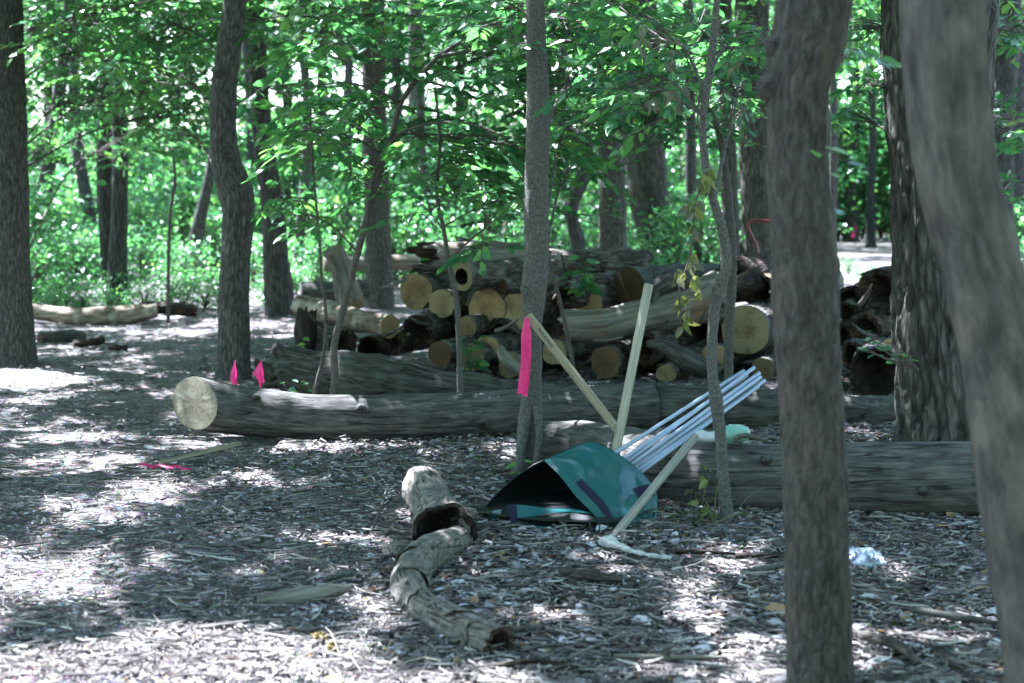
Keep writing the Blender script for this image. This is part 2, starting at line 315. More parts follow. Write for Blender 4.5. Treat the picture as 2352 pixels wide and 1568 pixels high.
def plain(name, col, rough=.6, spec=.4, metal=0.0, nsc=25.0, namp=.25, bump=.15, dist=.003, coord=None):
    mt, ns, ls, p = newmat(name)
    g = nd(ns, 'ShaderNodeTexCoord'); n = nd(ns, 'ShaderNodeTexNoise'); n.inputs['Scale'].default_value = nsc; n.inputs['Detail'].default_value = 5; ls.new(g.outputs['Object'], n.inputs['Vector'])
    mr = nd(ns, 'ShaderNodeMapRange'); mr.inputs[1].default_value = .25; mr.inputs[2].default_value = .75; mr.inputs[3].default_value = 1 - namp; mr.inputs[4].default_value = 1 + namp; ls.new(n.outputs[0], mr.inputs[0])
    mx = nd(ns, 'ShaderNodeMix', data_type='RGBA', blend_type='MULTIPLY'); mx.inputs[0].default_value = 1; mx.inputs[6].default_value = (*col, 1); ls.new(mr.outputs[0], mx.inputs[7])
    ls.new(mx.outputs[2], p.inputs['Base Color']); p.inputs['Roughness'].default_value = rough; p.inputs['Specular IOR Level'].default_value = spec; p.inputs['Metallic'].default_value = metal
    b = nd(ns, 'ShaderNodeBump'); b.inputs['Strength'].default_value = bump; b.inputs['Distance'].default_value = dist; ls.new(n.outputs[0], b.inputs['Height']); ls.new(b.outputs[0], p.inputs['Normal'])
    return mt

M = {}
M['bark_furrow'] = bark('deep_furrowed_bark', (.02, .019, .017), (.075, .07, .058), (.125, .118, .1), sc=24, st=.2, bump=.8, crack=.6)
M['bark_grey'] = bark('ridged_grey_bark', (.035, .035, .031), (.105, .1, .088), (.17, .163, .145), sc=48, st=.22, bump=.8, crack=.55)
M['bark_fine'] = bark('fine_grey_bark', (.055, .053, .047), (.12, .115, .1), (.185, .178, .158), sc=95, st=.7, bump=.6, crack=.3)
M['bark_dark'] = bark('dark_bark', (.025, .025, .024), (.07, .068, .062), (.13, .125, .115), sc=30, st=.18, bump=.8, crack=.6)
M['bark_brown'] = bark('brown_blotched_bark', (.024, .021, .018), (.058, .052, .043), (.105, .096, .08), sc=46, st=.35, bump=.7, crack=.12, patch=(.095, .082, .062), pf=6, dist=.015)
M['bark_pale'] = bark('pale_smooth_bark', (.022, .021, .019), (.062, .057, .05), (.12, .108, .09), sc=18, st=.3, bump=.9, crack=.1, patch=(.13, .115, .095), pf=6, vor=False, dist=.02)
M['twig'] = bark('twig_bark', (.035, .03, .026), (.08, .07, .06), (.14, .12, .1), sc=60, st=.3, bump=.4, vor=False)
M['log_grey'] = bark('weathered_grey_log_wood', (.02, .019, .018), (.066, .062, .055), (.145, .138, .124), sc=34, st=.2, bump=.8, crack=.12, patch=(.1, .098, .084), pf=4, dist=.006, cracks=.8, vor=False)
M['log_dark'] = bark('dark_weathered_log_wood', (.018, .017, .015), (.055, .052, .044), (.115, .11, .095), sc=30, st=.2, bump=.8, crack=.15, patch=(.09, .1, .075), pf=5, dist=.006, cracks=.8, vor=False)
M['log_pale'] = bark('pale_barkless_wood', (.055, .05, .04), (.15, .138, .113), (.26, .245, .21), sc=24, st=.09, bump=.3, crack=.05, patch=(.22, .13, .07), pf=3, vor=False, dist=.006)
M['log_bark'] = bark('log_bark', (.03, .025, .02), (.095, .08, .063), (.18, .16, .13), sc=28, st=.3, bump=1.0, crack=.6, patch=(.2, .19, .16), pf=6)
M['limb'] = bark('cracked_pale_limb_bark', (.04, .034, .027), (.12, .106, .087), (.225, .205, .175), sc=44, st=.4, bump=.7, vor=False, cracks=.85, patch=(.2, .185, .155), pf=9)
M['log_peel'] = bark('half_peeled_log', (.06, .045, .035), (.19, .14, .1), (.4, .35, .28), sc=14, st=.2, bump=.6, crack=.2, patch=(.45, .4, .32), pf=5)
M['rot'] = bark('rotten_wood', (.01, .008, .006), (.042, .03, .022), (.12, .088, .062), sc=26, st=.4, bump=1.0, crack=.5, patch=(.1, .058, .036), pf=7)
M['hollow'] = bark('black_hollow_wood', (.006, .005, .004), (.02, .014, .01), (.05, .034, .024), sc=26, st=.2, bump=.9, vor=False)
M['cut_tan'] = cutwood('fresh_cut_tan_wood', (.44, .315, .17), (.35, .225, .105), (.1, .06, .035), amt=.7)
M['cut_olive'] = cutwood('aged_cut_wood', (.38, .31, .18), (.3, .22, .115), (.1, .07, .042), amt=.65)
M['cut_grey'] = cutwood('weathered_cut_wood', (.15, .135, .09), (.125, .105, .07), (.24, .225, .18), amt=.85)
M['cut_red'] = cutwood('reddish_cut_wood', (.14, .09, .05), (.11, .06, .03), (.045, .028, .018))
G_MID = [(0, (.03, .11, .06)), (.45, (.06, .18, .08)), (.8, (.11, .26, .085)), (1, (.2, .32, .09))]
M['leaf'] = leafmat('green_leaf', G_MID, tr=.45, rough=.3, spec=.7)
M['leaf_far'] = leafmat('green_leaf_far', [(0, (.022, .09, .05)), (.45, (.055, .17, .08)), (.8, (.1, .25, .09)), (1, (.2, .32, .1))], tr=.42, rough=.3, spec=.7)
M['leaf_canopy'] = leafmat('canopy_leaf', G_MID, tr=.3, rough=.5)
M['leaf_dry'] = leafmat('withered_leaf', [(0, (.12, .16, .05)), (.45, (.22, .24, .09)), (.7, (.1, .12, .08)), (1, (.14, .155, .115))], tr=.3, trc=(1.3, 1.2, .8), rough=.6, spec=.2)
M['litter'] = leafmat('dead_leaf_litter', [(0, (.027, .021, .02)), (.22, (.098, .08, .076)), (.5, (.225, .2, .19)), (.8, (.4, .37, .37)), (.95, (.6, .57, .6)), (.975, (.26, .15, .07)), (1, (.1, .2, .06))], tr=.08, trc=(1, 1, 1), rough=.6, spec=.25)
M['chips'] = leafmat('twig_and_bark_litter', [(0, (.028, .024, .022)), (.5, (.11, .095, .085)), (.85, (.24, .215, .19)), (1, (.4, .37, .33))], tr=.0, rough=.7, spec=.2)
M['grass_dry'] = leafmat('dry_grass', [(0, (.3, .28, .2)), (1, (.5, .47, .36))], tr=.2, trc=(1, 1, 1), rough=.6)
M['soil'] = None
def soil():
    mt, ns, ls, p = newmat('forest_soil')
    g = nd(ns, 'ShaderNodeNewGeometry')
    n1 = nd(ns, 'ShaderNodeTexNoise'); n1.inputs['Scale'].default_value = 22; n1.inputs['Detail'].default_value = 8; n1.inputs['Roughness'].default_value = .7; ls.new(g.outputs['Position'], n1.inputs['Vector'])
    v = nd(ns, 'ShaderNodeTexVoronoi'); v.inputs['Scale'].default_value = 60; ls.new(g.outputs['Position'], v.inputs['Vector'])
    n2 = nd(ns, 'ShaderNodeTexNoise'); n2.inputs['Scale'].default_value = 1.3; n2.inputs['Detail'].default_value = 3; ls.new(g.outputs['Position'], n2.inputs['Vector'])
    ad = nd(ns, 'ShaderNodeMath', operation='MULTIPLY_ADD', i_1=.35); ls.new(n2.outputs[0], ad.inputs[0]); ls.new(n1.outputs[0], ad.inputs[2])
    rp = ramp(ns, [(.4, (.025, .022, .02)), (.6, (.095, .082, .078)), (.76, (.215, .19, .185)), (.9, (.36, .33, .335))]); ls.new(ad.outputs[0], rp.inputs[0])
    hs = nd(ns, 'ShaderNodeMix', data_type='RGBA', blend_type='MULTIPLY'); hs.inputs[0].default_value = .6; ls.new(rp.outputs[0], hs.inputs[6]); ls.new(v.outputs['Color'], hs.inputs[7])
    ls.new(hs.outputs[2], p.inputs['Base Color']); p.inputs['Roughness'].default_value = .9; p.inputs['Specular IOR Level'].default_value = .2
    b = nd(ns, 'ShaderNodeBump'); b.inputs['Strength'].default_value = .8; b.inputs['Distance'].default_value = .015; ls.new(n1.outputs[0], b.inputs['Height']); ls.new(b.outputs[0], p.inputs['Normal'])
    return mt
M['soil'] = soil()
M['pink'] = leafmat('neon_pink_tape', [(0, (.78, .03, .2)), (1, (.85, .06, .28))], tr=.45, trc=(1.05, 1, 1), rough=.35)
M['stake'] = bark('raw_stake_wood', (.17, .14, .09), (.27, .23, .155), (.34, .3, .22), sc=26, st=.04, bump=.15, vor=False, dist=.002)
M['pole'] = bark('grey_wooden_pole', (.16, .145, .12), (.25, .235, .2), (.34, .32, .28), sc=30, st=.05, bump=.2, vor=False, dist=.002)
M['pole_new'] = bark('pale_wooden_pole', (.22, .21, .155), (.32, .3, .225), (.4, .38, .3), sc=30, st=.04, bump=.12, vor=False, dist=.002)
M['rod'] = plain('blue_grey_plastic_rod', (.3, .36, .46), .35, .5, nsc=8, namp=.1)
M['tarp'] = plain('teal_woven_tarp', (.006, .08, .084), .3, .55, nsc=9, namp=.05, bump=.25, dist=.012)
M['tarp_black'] = plain('black_tarp_lining', (.008, .011, .012), .45, .35, nsc=14, bump=.3, dist=.01)
M['strap'] = plain('dark_navy_webbing', (.014, .013, .03), .7, .2, nsc=90, bump=.3)
M['ink'] = plain('black_ink', (.015, .013, .015), .6, .2)
M['red'] = plain('red_painted_metal', (.13, .012, .02), .35, .5, nsc=20)
M['black'] = plain('black_handle', (.01, .011, .013), .3, .5)
M['orange'] = plain('orange_handle_end', (.5, .22, .06), .5, .3)
M['white_pl'] = plain('white_plastic', (.4, .42, .44), .4, .5, namp=.08)
M['green_pl'] = plain('pale_green_plastic', (.16, .33, .26), .25, .6, namp=.12)
M['paper'] = plain('white_crumpled_paper', (.36, .41, .5), .7, .2, nsc=12, namp=.15)
M['bone'] = plain('bleached_bone', (.42, .41, .38), .6, .3, nsc=40, namp=.4, bump=.5)
M['yellow'] = plain('ochre_husk', (.14, .1, .03), .6, .3)
M['nail'] = plain('dark_steel_spike', (.03, .026, .024), .5, .5, metal=.5)

# ------------------------------------------------------------------ ground
def make_ground():
    ys = np.concatenate([np.linspace(-40, 3, 16), 3 * (70 / 3) ** (np.arange(1, 421) / 420), np.array([85, 110, 150, 220, 350, 700])])
    s = np.linspace(-1, 1, 421); xs = np.sinh(s * 5.2) / np.sinh(5.2) * 260
    X, Y = np.meshgrid(xs, ys); Z = gz(X, Y) + .018 * fbm(np.stack([X * 9, Y * 9, 0 * X], -1), 3, 21) * (np.hypot(X, Y) < 30)
    V = np.stack([X, Y, Z], -1).reshape(-1, 3); b = MB(); b.add(V, grid_faces(len(ys), len(xs), False))
    o = b.build('ground', M['soil']); o['kind'] = 'structure'
make_ground()

# ------------------------------------------------------------------ trees
canopy_trees = []                         # (root, x, y): overhead crowns are shared out among them
def trunk_path(spec, top_z=9.5, lean=None):
    """spec: rows (px, py, width px, Y) from base to the top of the frame; grows on above it"""
    P = np.array([at(a, b, d) for a, b, w, d in spec]); R = np.array([m(w / 2, d) for a, b, w, d in spec])
    P[0, 2] = -.06
    d = nrm(P[-1] - P[-2]) if lean is None else nrm(np.array(lean, float))
    if P[-1, 2] < top_z - .5:
        n = 4
        for k in range(1, n + 1):
            h = (top_z - P[-1 if k == 1 else -1, 2]) / (n + 1 - k)
            q = P[-1] + d / max(d[2], .5) * h; d = nrm(d + np.array([0, 0, .25])); P = np.vstack([P, q]); R = np.append(R, R[-1] * .8)
    return P, R
def tree(name, label, spec, mat, seg=32, step=.08, furrow=.004, ff=22, lump=.03, lf=3.0, flare=.25, fh=.2, seed=1, top_z=9.5, canopy=True, group=None, cat='tree', lean=None):
    P, R = trunk_path(spec, top_z, lean)
    r = thing(name, label, cat, P[0], group)
    b = MB(); add_tube(b, P, R, seg=seg, step=step, lump=lump, lf=lf, furrow=furrow, ff=ff, flare=flare, fh=fh, seed=seed); b.build('trunk', mat, r)
    if canopy: canopy_trees.append((r, P[-1, 0], P[-1, 1]))
    return r, P, R

t_left, P_left, _ = tree('forest_tree', 'thick grey ridged trunk at the left edge, base in a sunlit patch', [(20, 850, 118, 16.3), (18, 700, 108, 16.3), (10, 400, 106, 16.3), (-2, 0, 104, 16.3)], M['bark_grey'], seg=96, step=.035, furrow=.011, ff=26, seed=2, flare=.3)
t_kink, P_kink, _ = tree('forest_tree', 'grey elbow-bent trunk with two knots, just behind the cut end of the long log', [(537, 885, 78, 15.0), (537, 800, 72, 15.0), (537, 703, 72, 15.0), (541, 600, 69, 15.0), (544, 540, 70, 15.0), (547, 490, 74, 15.0), (541, 440, 80, 15.0), (523, 385, 71, 15.0), (513, 322, 61, 15.0), (515, 205, 59, 15.0), (529, 88, 56, 15.0), (541, 0, 52, 15.0)], M['bark_grey'], seg=72, step=.035, furrow=.007, ff=34, seed=3, flare=.28, fh=.16)
for kx, ky in ((505, 170), (520, 356)):
    b = MB(); c0 = at(kx, ky, 14.9); add_tube(b, [c0, c0 + [-.01, -.05, 0], c0 + [-.012, -.075, 0]], [.045, .034, .02], seg=12, step=.012, lump=.06, seed=kx); b.build('knot', M['bark_pale'], t_kink)
t_mid, P_mid, _ = tree('forest_tree', 'slim grey trunk in the middle with forked root, pink ribbon stake leaning on it', [(1215, 1092, 62, 9.6), (1216, 1000, 58, 9.6), (1219, 940, 52, 9.6), (1222, 850, 46, 9.6), (1223, 740, 46, 9.6), (1228, 655, 58, 9.6), (1232, 600, 56, 9.6), (1232, 450, 55, 9.6), (1236, 250, 54, 9.6), (1232, 100, 46, 9.6), (1229, 0, 42, 9.6)], M['bark_fine'], seg=56, step=.022, furrow=.0015, ff=60, lump=.025, seed=4, flare=.05, top_z=8.5)
b = MB()
add_tube(b, [at(1212, 955, 9.52), at(1200, 1020, 9.5), at(1190, 1095, 9.46)], [.028, .027, .034], seg=18, step=.02, seed=41); b.build('root', M['bark_fine'], t_mid); b = MB()
add_tube(b, [at(1232, 930, 9.52), at(1238, 1000, 9.48), at(1229, 1090, 9.46)], [.02, .019, .026], seg=18, step=.02, seed=42); b.build('root', M['bark_fine'], t_mid); b = MB()
add_tube(b, [at(1212, 690, 9.58), at(1203, 662, 9.54), at(1200, 655, 9.53)], [.03, .02, .012], seg=14, step=.015, seed=43)
b.build('knot', M['bark_fine'], t_mid)
t_furrow, P_furrow, _ = tree('forest_tree', 'big deeply furrowed dark brown trunk behind the near leaning trunk on the right', [(2178, 1040, 236, 10.7), (2172, 900, 226, 10.7), (2160, 700, 216, 10.7), (2158, 450, 226, 10.7), (2158, 200, 246, 10.7), (2158, 0, 262, 10.7)], M['bark_furrow'], seg=200, step=.016, furrow=.034, ff=15, lump=.03, seed=5, flare=.1)
t_lean, P_lean, _ = tree('forest_tree', 'pale smooth blurred trunk leaning in at the right edge, nearest to the camera', [(2440, 1830, 205, 4.5), (2402, 1568, 188, 4.55), (2368, 1330, 186, 4.6), (2340, 1150, 188, 4.6), (2316, 940, 188, 4.6), (2292, 790, 188, 4.6), (2246, 580, 187, 4.6), (2204, 422, 186, 4.6), (2174, 211, 188, 4.6), (2164, 0, 192, 4.6)], M['bark_pale'], seg=80, step=.025, furrow=.009, ff=9, lump=.012, seed=6, flare=.1, top_z=8)
t_near, P_near, _ = tree('forest_tree', 'blurred brown trunk with scarred burl near its top, close to the camera on the right', [(1884, 1612, 172, 5.2), (1882, 1568, 158, 5.2), (1876, 1278, 152, 5.2), (1868, 1000, 150, 5.2), (1856, 826, 152, 5.2), (1846, 580, 152, 5.2), (1832, 400, 142, 5.2), (1836, 317, 145, 5.2), (1832, 211, 150, 5.2), (1856, 95, 176, 5.2), (1874, -20, 172, 5.2)], M['bark_brown'], seg=110, step=.015, furrow=.0045, ff=42, lump=.03, seed=7, flare=.12, fh=.1, top_z=8)
for kx, ky, kr in ((1768, 105, 26), (1752, 200, 28)):
    b = MB(); c0 = at(kx + 30, ky, 5.2); add_tube(b, [c0, at(kx + 5, ky + 2, 5.17), at(kx - 6, ky + 4, 5.16)], [m(kr * 1.5, 5.2), m(kr, 5.2), m(kr * .45, 5.2)], seg=20, step=.008, lump=.12, seed=kx); b.build('burl', M['bark_brown'], t_near)
for (x0, y0), (x1, y1), wd in (((1846, 118), (1858, 168), 10), ((1900, 60), (1852, 88), 7), ((1893, 90), (1868, 170), 6)):
    b = MB(); add_tube(b, [at(x0, y0, 5.09), at((x0 + x1) / 2 - 3, (y0 + y1) / 2, 5.085), at(x1, y1, 5.09)], [m(wd * .3, 5.2), m(wd * .5, 5.2), m(wd * .2, 5.2)], seg=10, step=.01, seed=x0); b.build('branch_stub', M['bark_pale'], t_near)

MT = lambda *a, **k: tree('forest_tree', *a, **k)
MT('dark curved trunk just right of the elbow-bent tree, behind the pile', [(645, 732, 70, 24), (641, 660, 66, 24), (634, 610, 62, 24), (632, 570, 57, 24), (628, 480, 54, 24), (617, 410, 50, 24), (606, 340, 47, 24), (597, 235, 46, 24), (591, 117, 42, 24), (587, 0, 40, 24)], M['bark_dark'], seg=48, step=.06, furrow=.014, ff=18, seed=8, flare=.1)
MT('thin grey trunk behind the dark curved trunk, left of the upright stub', [(683, 640, 26, 33), (690, 520, 24, 33), (704, 380, 24, 33), (706, 260, 22, 33), (697, 120, 20, 33), (694, 0, 20, 33)], M['bark_grey'], seg=24, step=.12, furrow=.006, seed=9)
MT('straight grey trunk rising behind the left end of the log pile', [(872, 716, 72, 25.6), (870, 640, 64, 25.6), (868, 500, 60, 25.6), (862, 350, 58, 25.6), (858, 150, 54, 25.6), (856, 0, 50, 25.6)], M['bark_grey'], seg=56, step=.06, furrow=.012, ff=22, seed=10, flare=.12)
MT('straight grey trunk behind the middle of the pile, right of the slim middle tree', [(1408, 668, 74, 23), (1407, 600, 66, 23), (1406, 400, 63, 23), (1400, 200, 60, 23), (1396, 0, 56, 23)], M['bark_grey'], seg=56, step=.06, furrow=.009, ff=24, seed=11, flare=.12)
MT('very wide pale-ridged trunk with a leaning foot, behind the straight grey one', [(1535, 628, 100, 34), (1512, 540, 92, 34), (1490, 440, 92, 34), (1480, 330, 96, 34), (1470, 150, 92, 34), (1465, 0, 88, 34)], M['bark_furrow'], seg=72, step=.08, furrow=.03, ff=9, seed=12, flare=.15)
MT('broad dark trunk right behind the red metal handle', [(1740, 610, 96, 32), (1742, 500, 84, 32), (1738, 350, 82, 32), (1730, 180, 78, 32), (1728, 0, 76, 32)], M['bark_furrow'], seg=56, step=.08, furrow=.03, ff=9, seed=13)
MT('ridged grey trunk hidden behind the two saplings beside the red handle', [(1678, 620, 44, 29), (1678, 500, 40, 29), (1672, 350, 40, 29), (1668, 150, 38, 29), (1664, 0, 36, 29)], M['bark_furrow'], seg=40, step=.08, furrow=.02, ff=12, seed=14)
MT('trunk showing past the right side of the furrowed trunk at the top right', [(2296, 640, 66, 28), (2300, 300, 60, 28), (2310, 150, 54, 28), (2322, 0, 48, 28)], M['bark_dark'], seg=32, step=.1, furrow=.01, seed=15)
MT('dark snaking trunk with a hooked limb behind the slim middle tree', [(1340, 640, 40, 27), (1328, 560, 34, 27), (1312, 480, 32, 27), (1334, 420, 34, 27), (1346, 370, 30, 27), (1344, 318, 28, 27), (1318, 308, 26, 27), (1288, 286, 22, 27), (1272, 258, 20, 27), (1266, 200, 18, 27)], M['bark_dark'], seg=24, step=.06, furrow=.005, seed=16, canopy=False, top_z=4.2)
MT('left one of the twin dark trunks between the left edge tree and the elbow-bent tree', [(262, 672, 46, 27), (252, 580, 44, 27), (242, 460, 38, 27), (240, 330, 36, 27), (250, 150, 34, 27), (258, 0, 32, 27)], M['bark_dark'], seg=36, step=.08, furrow=.012, ff=18, seed=17)
MT('right one of the twin dark trunks between the left edge tree and the elbow-bent tree', [(268, 690, 56, 26.6), (270, 600, 44, 26.6), (275, 460, 38, 26.6), (276, 330, 36, 26.6), (268, 150, 34, 26.6), (262, 0, 32, 26.6)], M['bark_dark'], seg=36, step=.08, furrow=.012, ff=18, seed=18)
MT('slanting dark trunk close beside the left edge tree in the background', [(78, 600, 40, 34), (92, 500, 36, 34), (108, 400, 34, 34), (130, 260, 30, 34), (150, 100, 28, 34), (160, 0, 26, 34)], M['bark_dark'], seg=28, step=.1, furrow=.01, seed=19)
MT('short leaning black trunk in the green left of the elbow-bent tree', [(452, 610, 36, 36), (450, 560, 34, 36), (460, 500, 30, 36), (474, 440, 26, 36), (492, 340, 22, 36), (510, 200, 20, 36)], M['bark_dark'], seg=24, step=.1, furrow=.01, seed=20)
MT('cluster trunk half lost in shade left of the twin trunks', [(205, 610, 34, 38), (204, 500, 34, 38), (188, 400, 28, 38), (175, 300, 26, 38), (165, 100, 24, 38)], M['bark_dark'], seg=24, step=.1, furrow=.01, seed=21)
MT('hazy greyish trunk behind the top of the pile, left of the slim middle tree', [(965, 600, 50, 45), (962, 480, 44, 45), (958, 300, 42, 45), (955, 100, 38, 45)], M['bark_fine'], seg=24, step=.14, furrow=.01, seed=22)
MT('dark thin trunk leaning left above the rotten top log', [(1002, 590, 20, 38), (990, 500, 18, 38), (975, 400, 17, 38), (965, 250, 16, 38), (960, 100, 14, 38)], M['bark_dark'], seg=20, step=.14, furrow=.006, seed=23)
MT('background trunk between the near brown trunk and the furrowed trunk', [(1908, 640, 22, 46), (1912, 480, 20, 46), (1915, 300, 20, 46), (1910, 0, 18, 46)], M['bark_dark'], seg=20, step=.14, furrow=.008, seed=24)
MT('dark background trunk just left of the red handle saplings', [(1590, 630, 30, 36), (1588, 480, 28, 36), (1586, 300, 26, 36), (1580, 0, 24, 36)], M['bark_dark'], seg=20, step=.14, furrow=.008, seed=25)
# more trunks deep in the wood, too alike to tell apart
deep = None
b = MB(); add_tube(b, [[0, 0, -.1], [.1, .05, 2], [-.05, 0, 4.5], [.1, -.1, 8], [.2, 0, 11]], [.2, .16, .15, .12, .06], seg=20, step=.25, lump=.05, furrow=.01, flare=.3, seed=31)
deep = thing('forest_tree', 'slender dark trunk deep in the green background of the wood', 'tree', (0, 0, 0), 'trunks deep in the background wood')
b.build('trunk', M['bark_dark'], deep)
for i, (px, Y, sc) in enumerate([(120, 52, 1), (330, 48, .9), (405, 60, 1.2), (575, 46, .8), (745, 55, 1.1), (800, 44, .8), (915, 58, 1.2), (1060, 62, 1.2), (1290, 50, 1), (1455, 56, .9), (1545, 64, 1.1), (1620, 50, .9), (1960, 78, 1.3), (2000, 66, 1), (1800, 60, 1), (2340, 52, 1.2), (-60, 50, 1.2), (2450, 48, 1), (660, 66, 1.3), (1130, 72, 1.2)]):
    p = at(px, 500, Y); loc = (p[0], Y, 0)
    if i == 0: deep.location = loc; deep.scale = (sc,) * 3
    else: copy_tree(deep, loc, rng.random() * 6, sc)

# ------------------------------------------------------------------ slim saplings in front
def sapling(name, label, spec, mat, seed, top_z=None, seg=14, step=.03, lump=.06, cat='sapling', flare=.15):
    P, R = trunk_path(spec, top_z) if top_z else (np.array([at(a, b_, d) for a, b_, w, d in spec]), np.array([m(w / 2, d) for a, b_, w, d in spec]))
    if not top_z: P[0, 2] = min(P[0, 2], -.03)
    r = thing(name, label, cat, P[0]); b = MB(); add_tube(b, P, R, seg=seg, step=step, lump=lump, flare=flare, fh=.08, seed=seed); b.build('stem', mat, r)
    return r, P
s_A, P_sA = sapling('sapling', 'wavy grey sapling in front of the blue-grey rods, rooted by the front log', [(1674, 1212, 33, 8.05), (1662, 1100, 28, 8.05), (1655, 1006, 27, 8.05), (1645, 921, 30, 8.05), (1636, 853, 24, 8.05), (1636, 768, 24, 8.05), (1650, 667, 26, 8.05), (1667, 616, 26, 8.05), (1660, 531, 23, 8.05), (1630, 430, 19, 8.05), (1617, 350, 19, 8.05), (1614, 282, 17, 8.05), (1629, 169, 19, 8.05), (1638, 94, 17, 8.05), (1647, 0, 16, 8.05)], M['bark_fine'], 51, top_z=4.2, seg=24, step=.015)
s_A2, P_sA2 = sapling('sapling', 'straight grey sapling standing close behind the wavy one', [(1676, 900, 21, 12.8), (1674, 760, 22, 12.8), (1682, 620, 22, 12.8), (1676, 480, 19, 12.8), (1650, 300, 16, 12.8), (1600, 180, 14, 12.8), (1585, 0, 11, 12.8)], M['bark_fine'], 52, top_z=5, seg=20)
s_B, P_sB = sapling('sapling', 'dark slanting sapling curving up to the right over the left half of the pile', [(752, 962, 17, 12.2), (768, 880, 16, 12.2), (768, 790, 17, 12.2), (786, 720, 16, 12.2), (822, 580, 15, 12.2), (862, 430, 14, 12.2), (884, 360, 13, 12.2), (900, 312, 13, 12.2), (922, 235, 12, 12.2), (960, 180, 12, 12.2), (1010, 128, 11, 12.2), (1078, 84, 9, 12.2)], M['twig'], 53, seg=16)
s_C, P_sC = sapling('sapling', 'thin pale sapling standing up across the cut log ends', [(1060, 955, 15, 12.4), (1057, 890, 14, 12.4), (1052, 734, 13, 12.4), (1045, 667, 13, 12.4), (1030, 599, 12, 12.4), (1020, 531, 10, 12.4), (1004, 450, 9, 12.4), (1010, 330, 7, 12.4), (1000, 200, 6, 12.4)], M['bark_fine'], 54)
s_D, P_sD = sapling('sapling', 'thin dark whip left of the slanting sapling', [(716, 960, 10, 12.3), (724, 897, 9, 12.3), (745, 802, 8, 12.3), (748, 717, 8, 12.3), (738, 633, 7, 12.3), (734, 552, 6, 12.3), (720, 400, 5, 12.3), (712, 250, 4, 12.3)], M['twig'], 55)
s_E, P_sE = sapling('sapling', 'bare dark whip rising beside the slim middle tree, in front of the pale log', [(1322, 905, 10, 14), (1316, 836, 9, 14), (1290, 707, 9, 14), (1266, 616, 8, 14), (1258, 570, 6, 14), (1240, 480, 5, 14)], M['twig'], 56)
s_F, P_sF = sapling('sapling', 'straight brown dead stem standing behind the fallen log on the left', [(386, 722, 9, 22.4), (387, 600, 8, 22.4), (392, 480, 8, 22.4), (402, 415, 7, 22.4), (396, 340, 6, 22.4)], M['twig'], 57)

# ------------------------------------------------------------------ logs
def log(name, label, pts, rad, mat, e0='cut', e1='plain', face='cut_tan', seg=28, step=.06, lump=.03, lf=3.0, furrow=0, ff=18, seed=1, shear=(0, 0), rag=.5, cat='log', group=None, base=None, squash=1.0, rotmat='rot'):
    pts = np.asarray(pts, float); rad = np.asarray(rad, float)
    if len(rad) == 1: rad = np.repeat(rad, len(pts))
    rg = (rag if e0 == 'ragged' else 0, rag if e1 == 'ragged' else 0)
    t = tube(pts, rad, seg=seg, step=step, lump=lump, lf=lf, furrow=furrow, ff=ff, seed=seed, shear=shear, cap=(e0 == 'plain', e1 == 'plain'), rag=rg, squash=squash)
    r = thing(name, label, cat, base if base is not None else [pts[:, 0].mean(), pts[:, 1].mean(), 0], group)
    b = MB(); b.add(t['V'], t['F'], t['K']); b.build('log_body', mat, r)
    for e, ring, bk, d, R in ((e0, t['r0'], t['bk0'], -t['T'][0], t['R'][0]), (e1, t['r1'], t['bk1'], t['T'][-1], t['R'][-1])):
        if e == 'cut':
            b = MB(); V, F, K, _ = disk(ring, bk, 6, .004, d, seed=seed); b.add(V, F, K); b.build('cut_face', M[face], r)
        elif e in ('hollow', 'ragged'):
            inn = {'hollow': .58, 'ragged': .72 if rotmat == 'rot' else .86}[e]
            b = MB(); V, F, K, last = disk(ring, bk, 3, 0.0, d, inner=inn, seed=seed); b.add(V, F, K)
            b.build('cut_face' if e == 'hollow' else 'rotten_rim', M[face] if e == 'hollow' else M[rotmat], r)
            cen = last.mean(0); b = MB(); dep = np.linspace(0, 3.5 if e == 'hollow' else 1.3, 7); sh = np.array([1, .97, .95, .93, .9, .7, .05]) if e == 'hollow' else np.array([1, .9, .78, .66, .5, .3, .05])
            Vv = np.stack([cen - d * dd * R + (last - cen) * s * (1 + .12 * vnoise(np.stack([last[:, 0] * 30, last[:, 2] * 30, 0 * last[:, 0] + dd * 3], -1), seed))[:, None] for dd, s in zip(dep, sh)])
            Kv = np.stack([bk * s + np.array([0, 0, dd * R]) for dd, s in zip(dep, sh)])
            b.add(Vv, grid_faces(len(dep), len(ring)), Kv); b.build('hollow', M['hollow' if e == 'hollow' else rotmat], r)
        elif e == 'round':
            cen = ring.mean(0); a = np.linspace(0, math.pi / 2, 6); b = MB()
            Vv = np.stack([cen + d * math.sin(x) * R * .6 + (ring - cen) * max(math.cos(x), .02) for x in a])
            b.add(Vv, grid_faces(len(a), len(ring)), np.stack([bk * max(math.cos(x), .02) for x in a])); b.build('weathered_end', mat, r)
    return r
A = lambda *p: np.array([at(*q) for q in p])
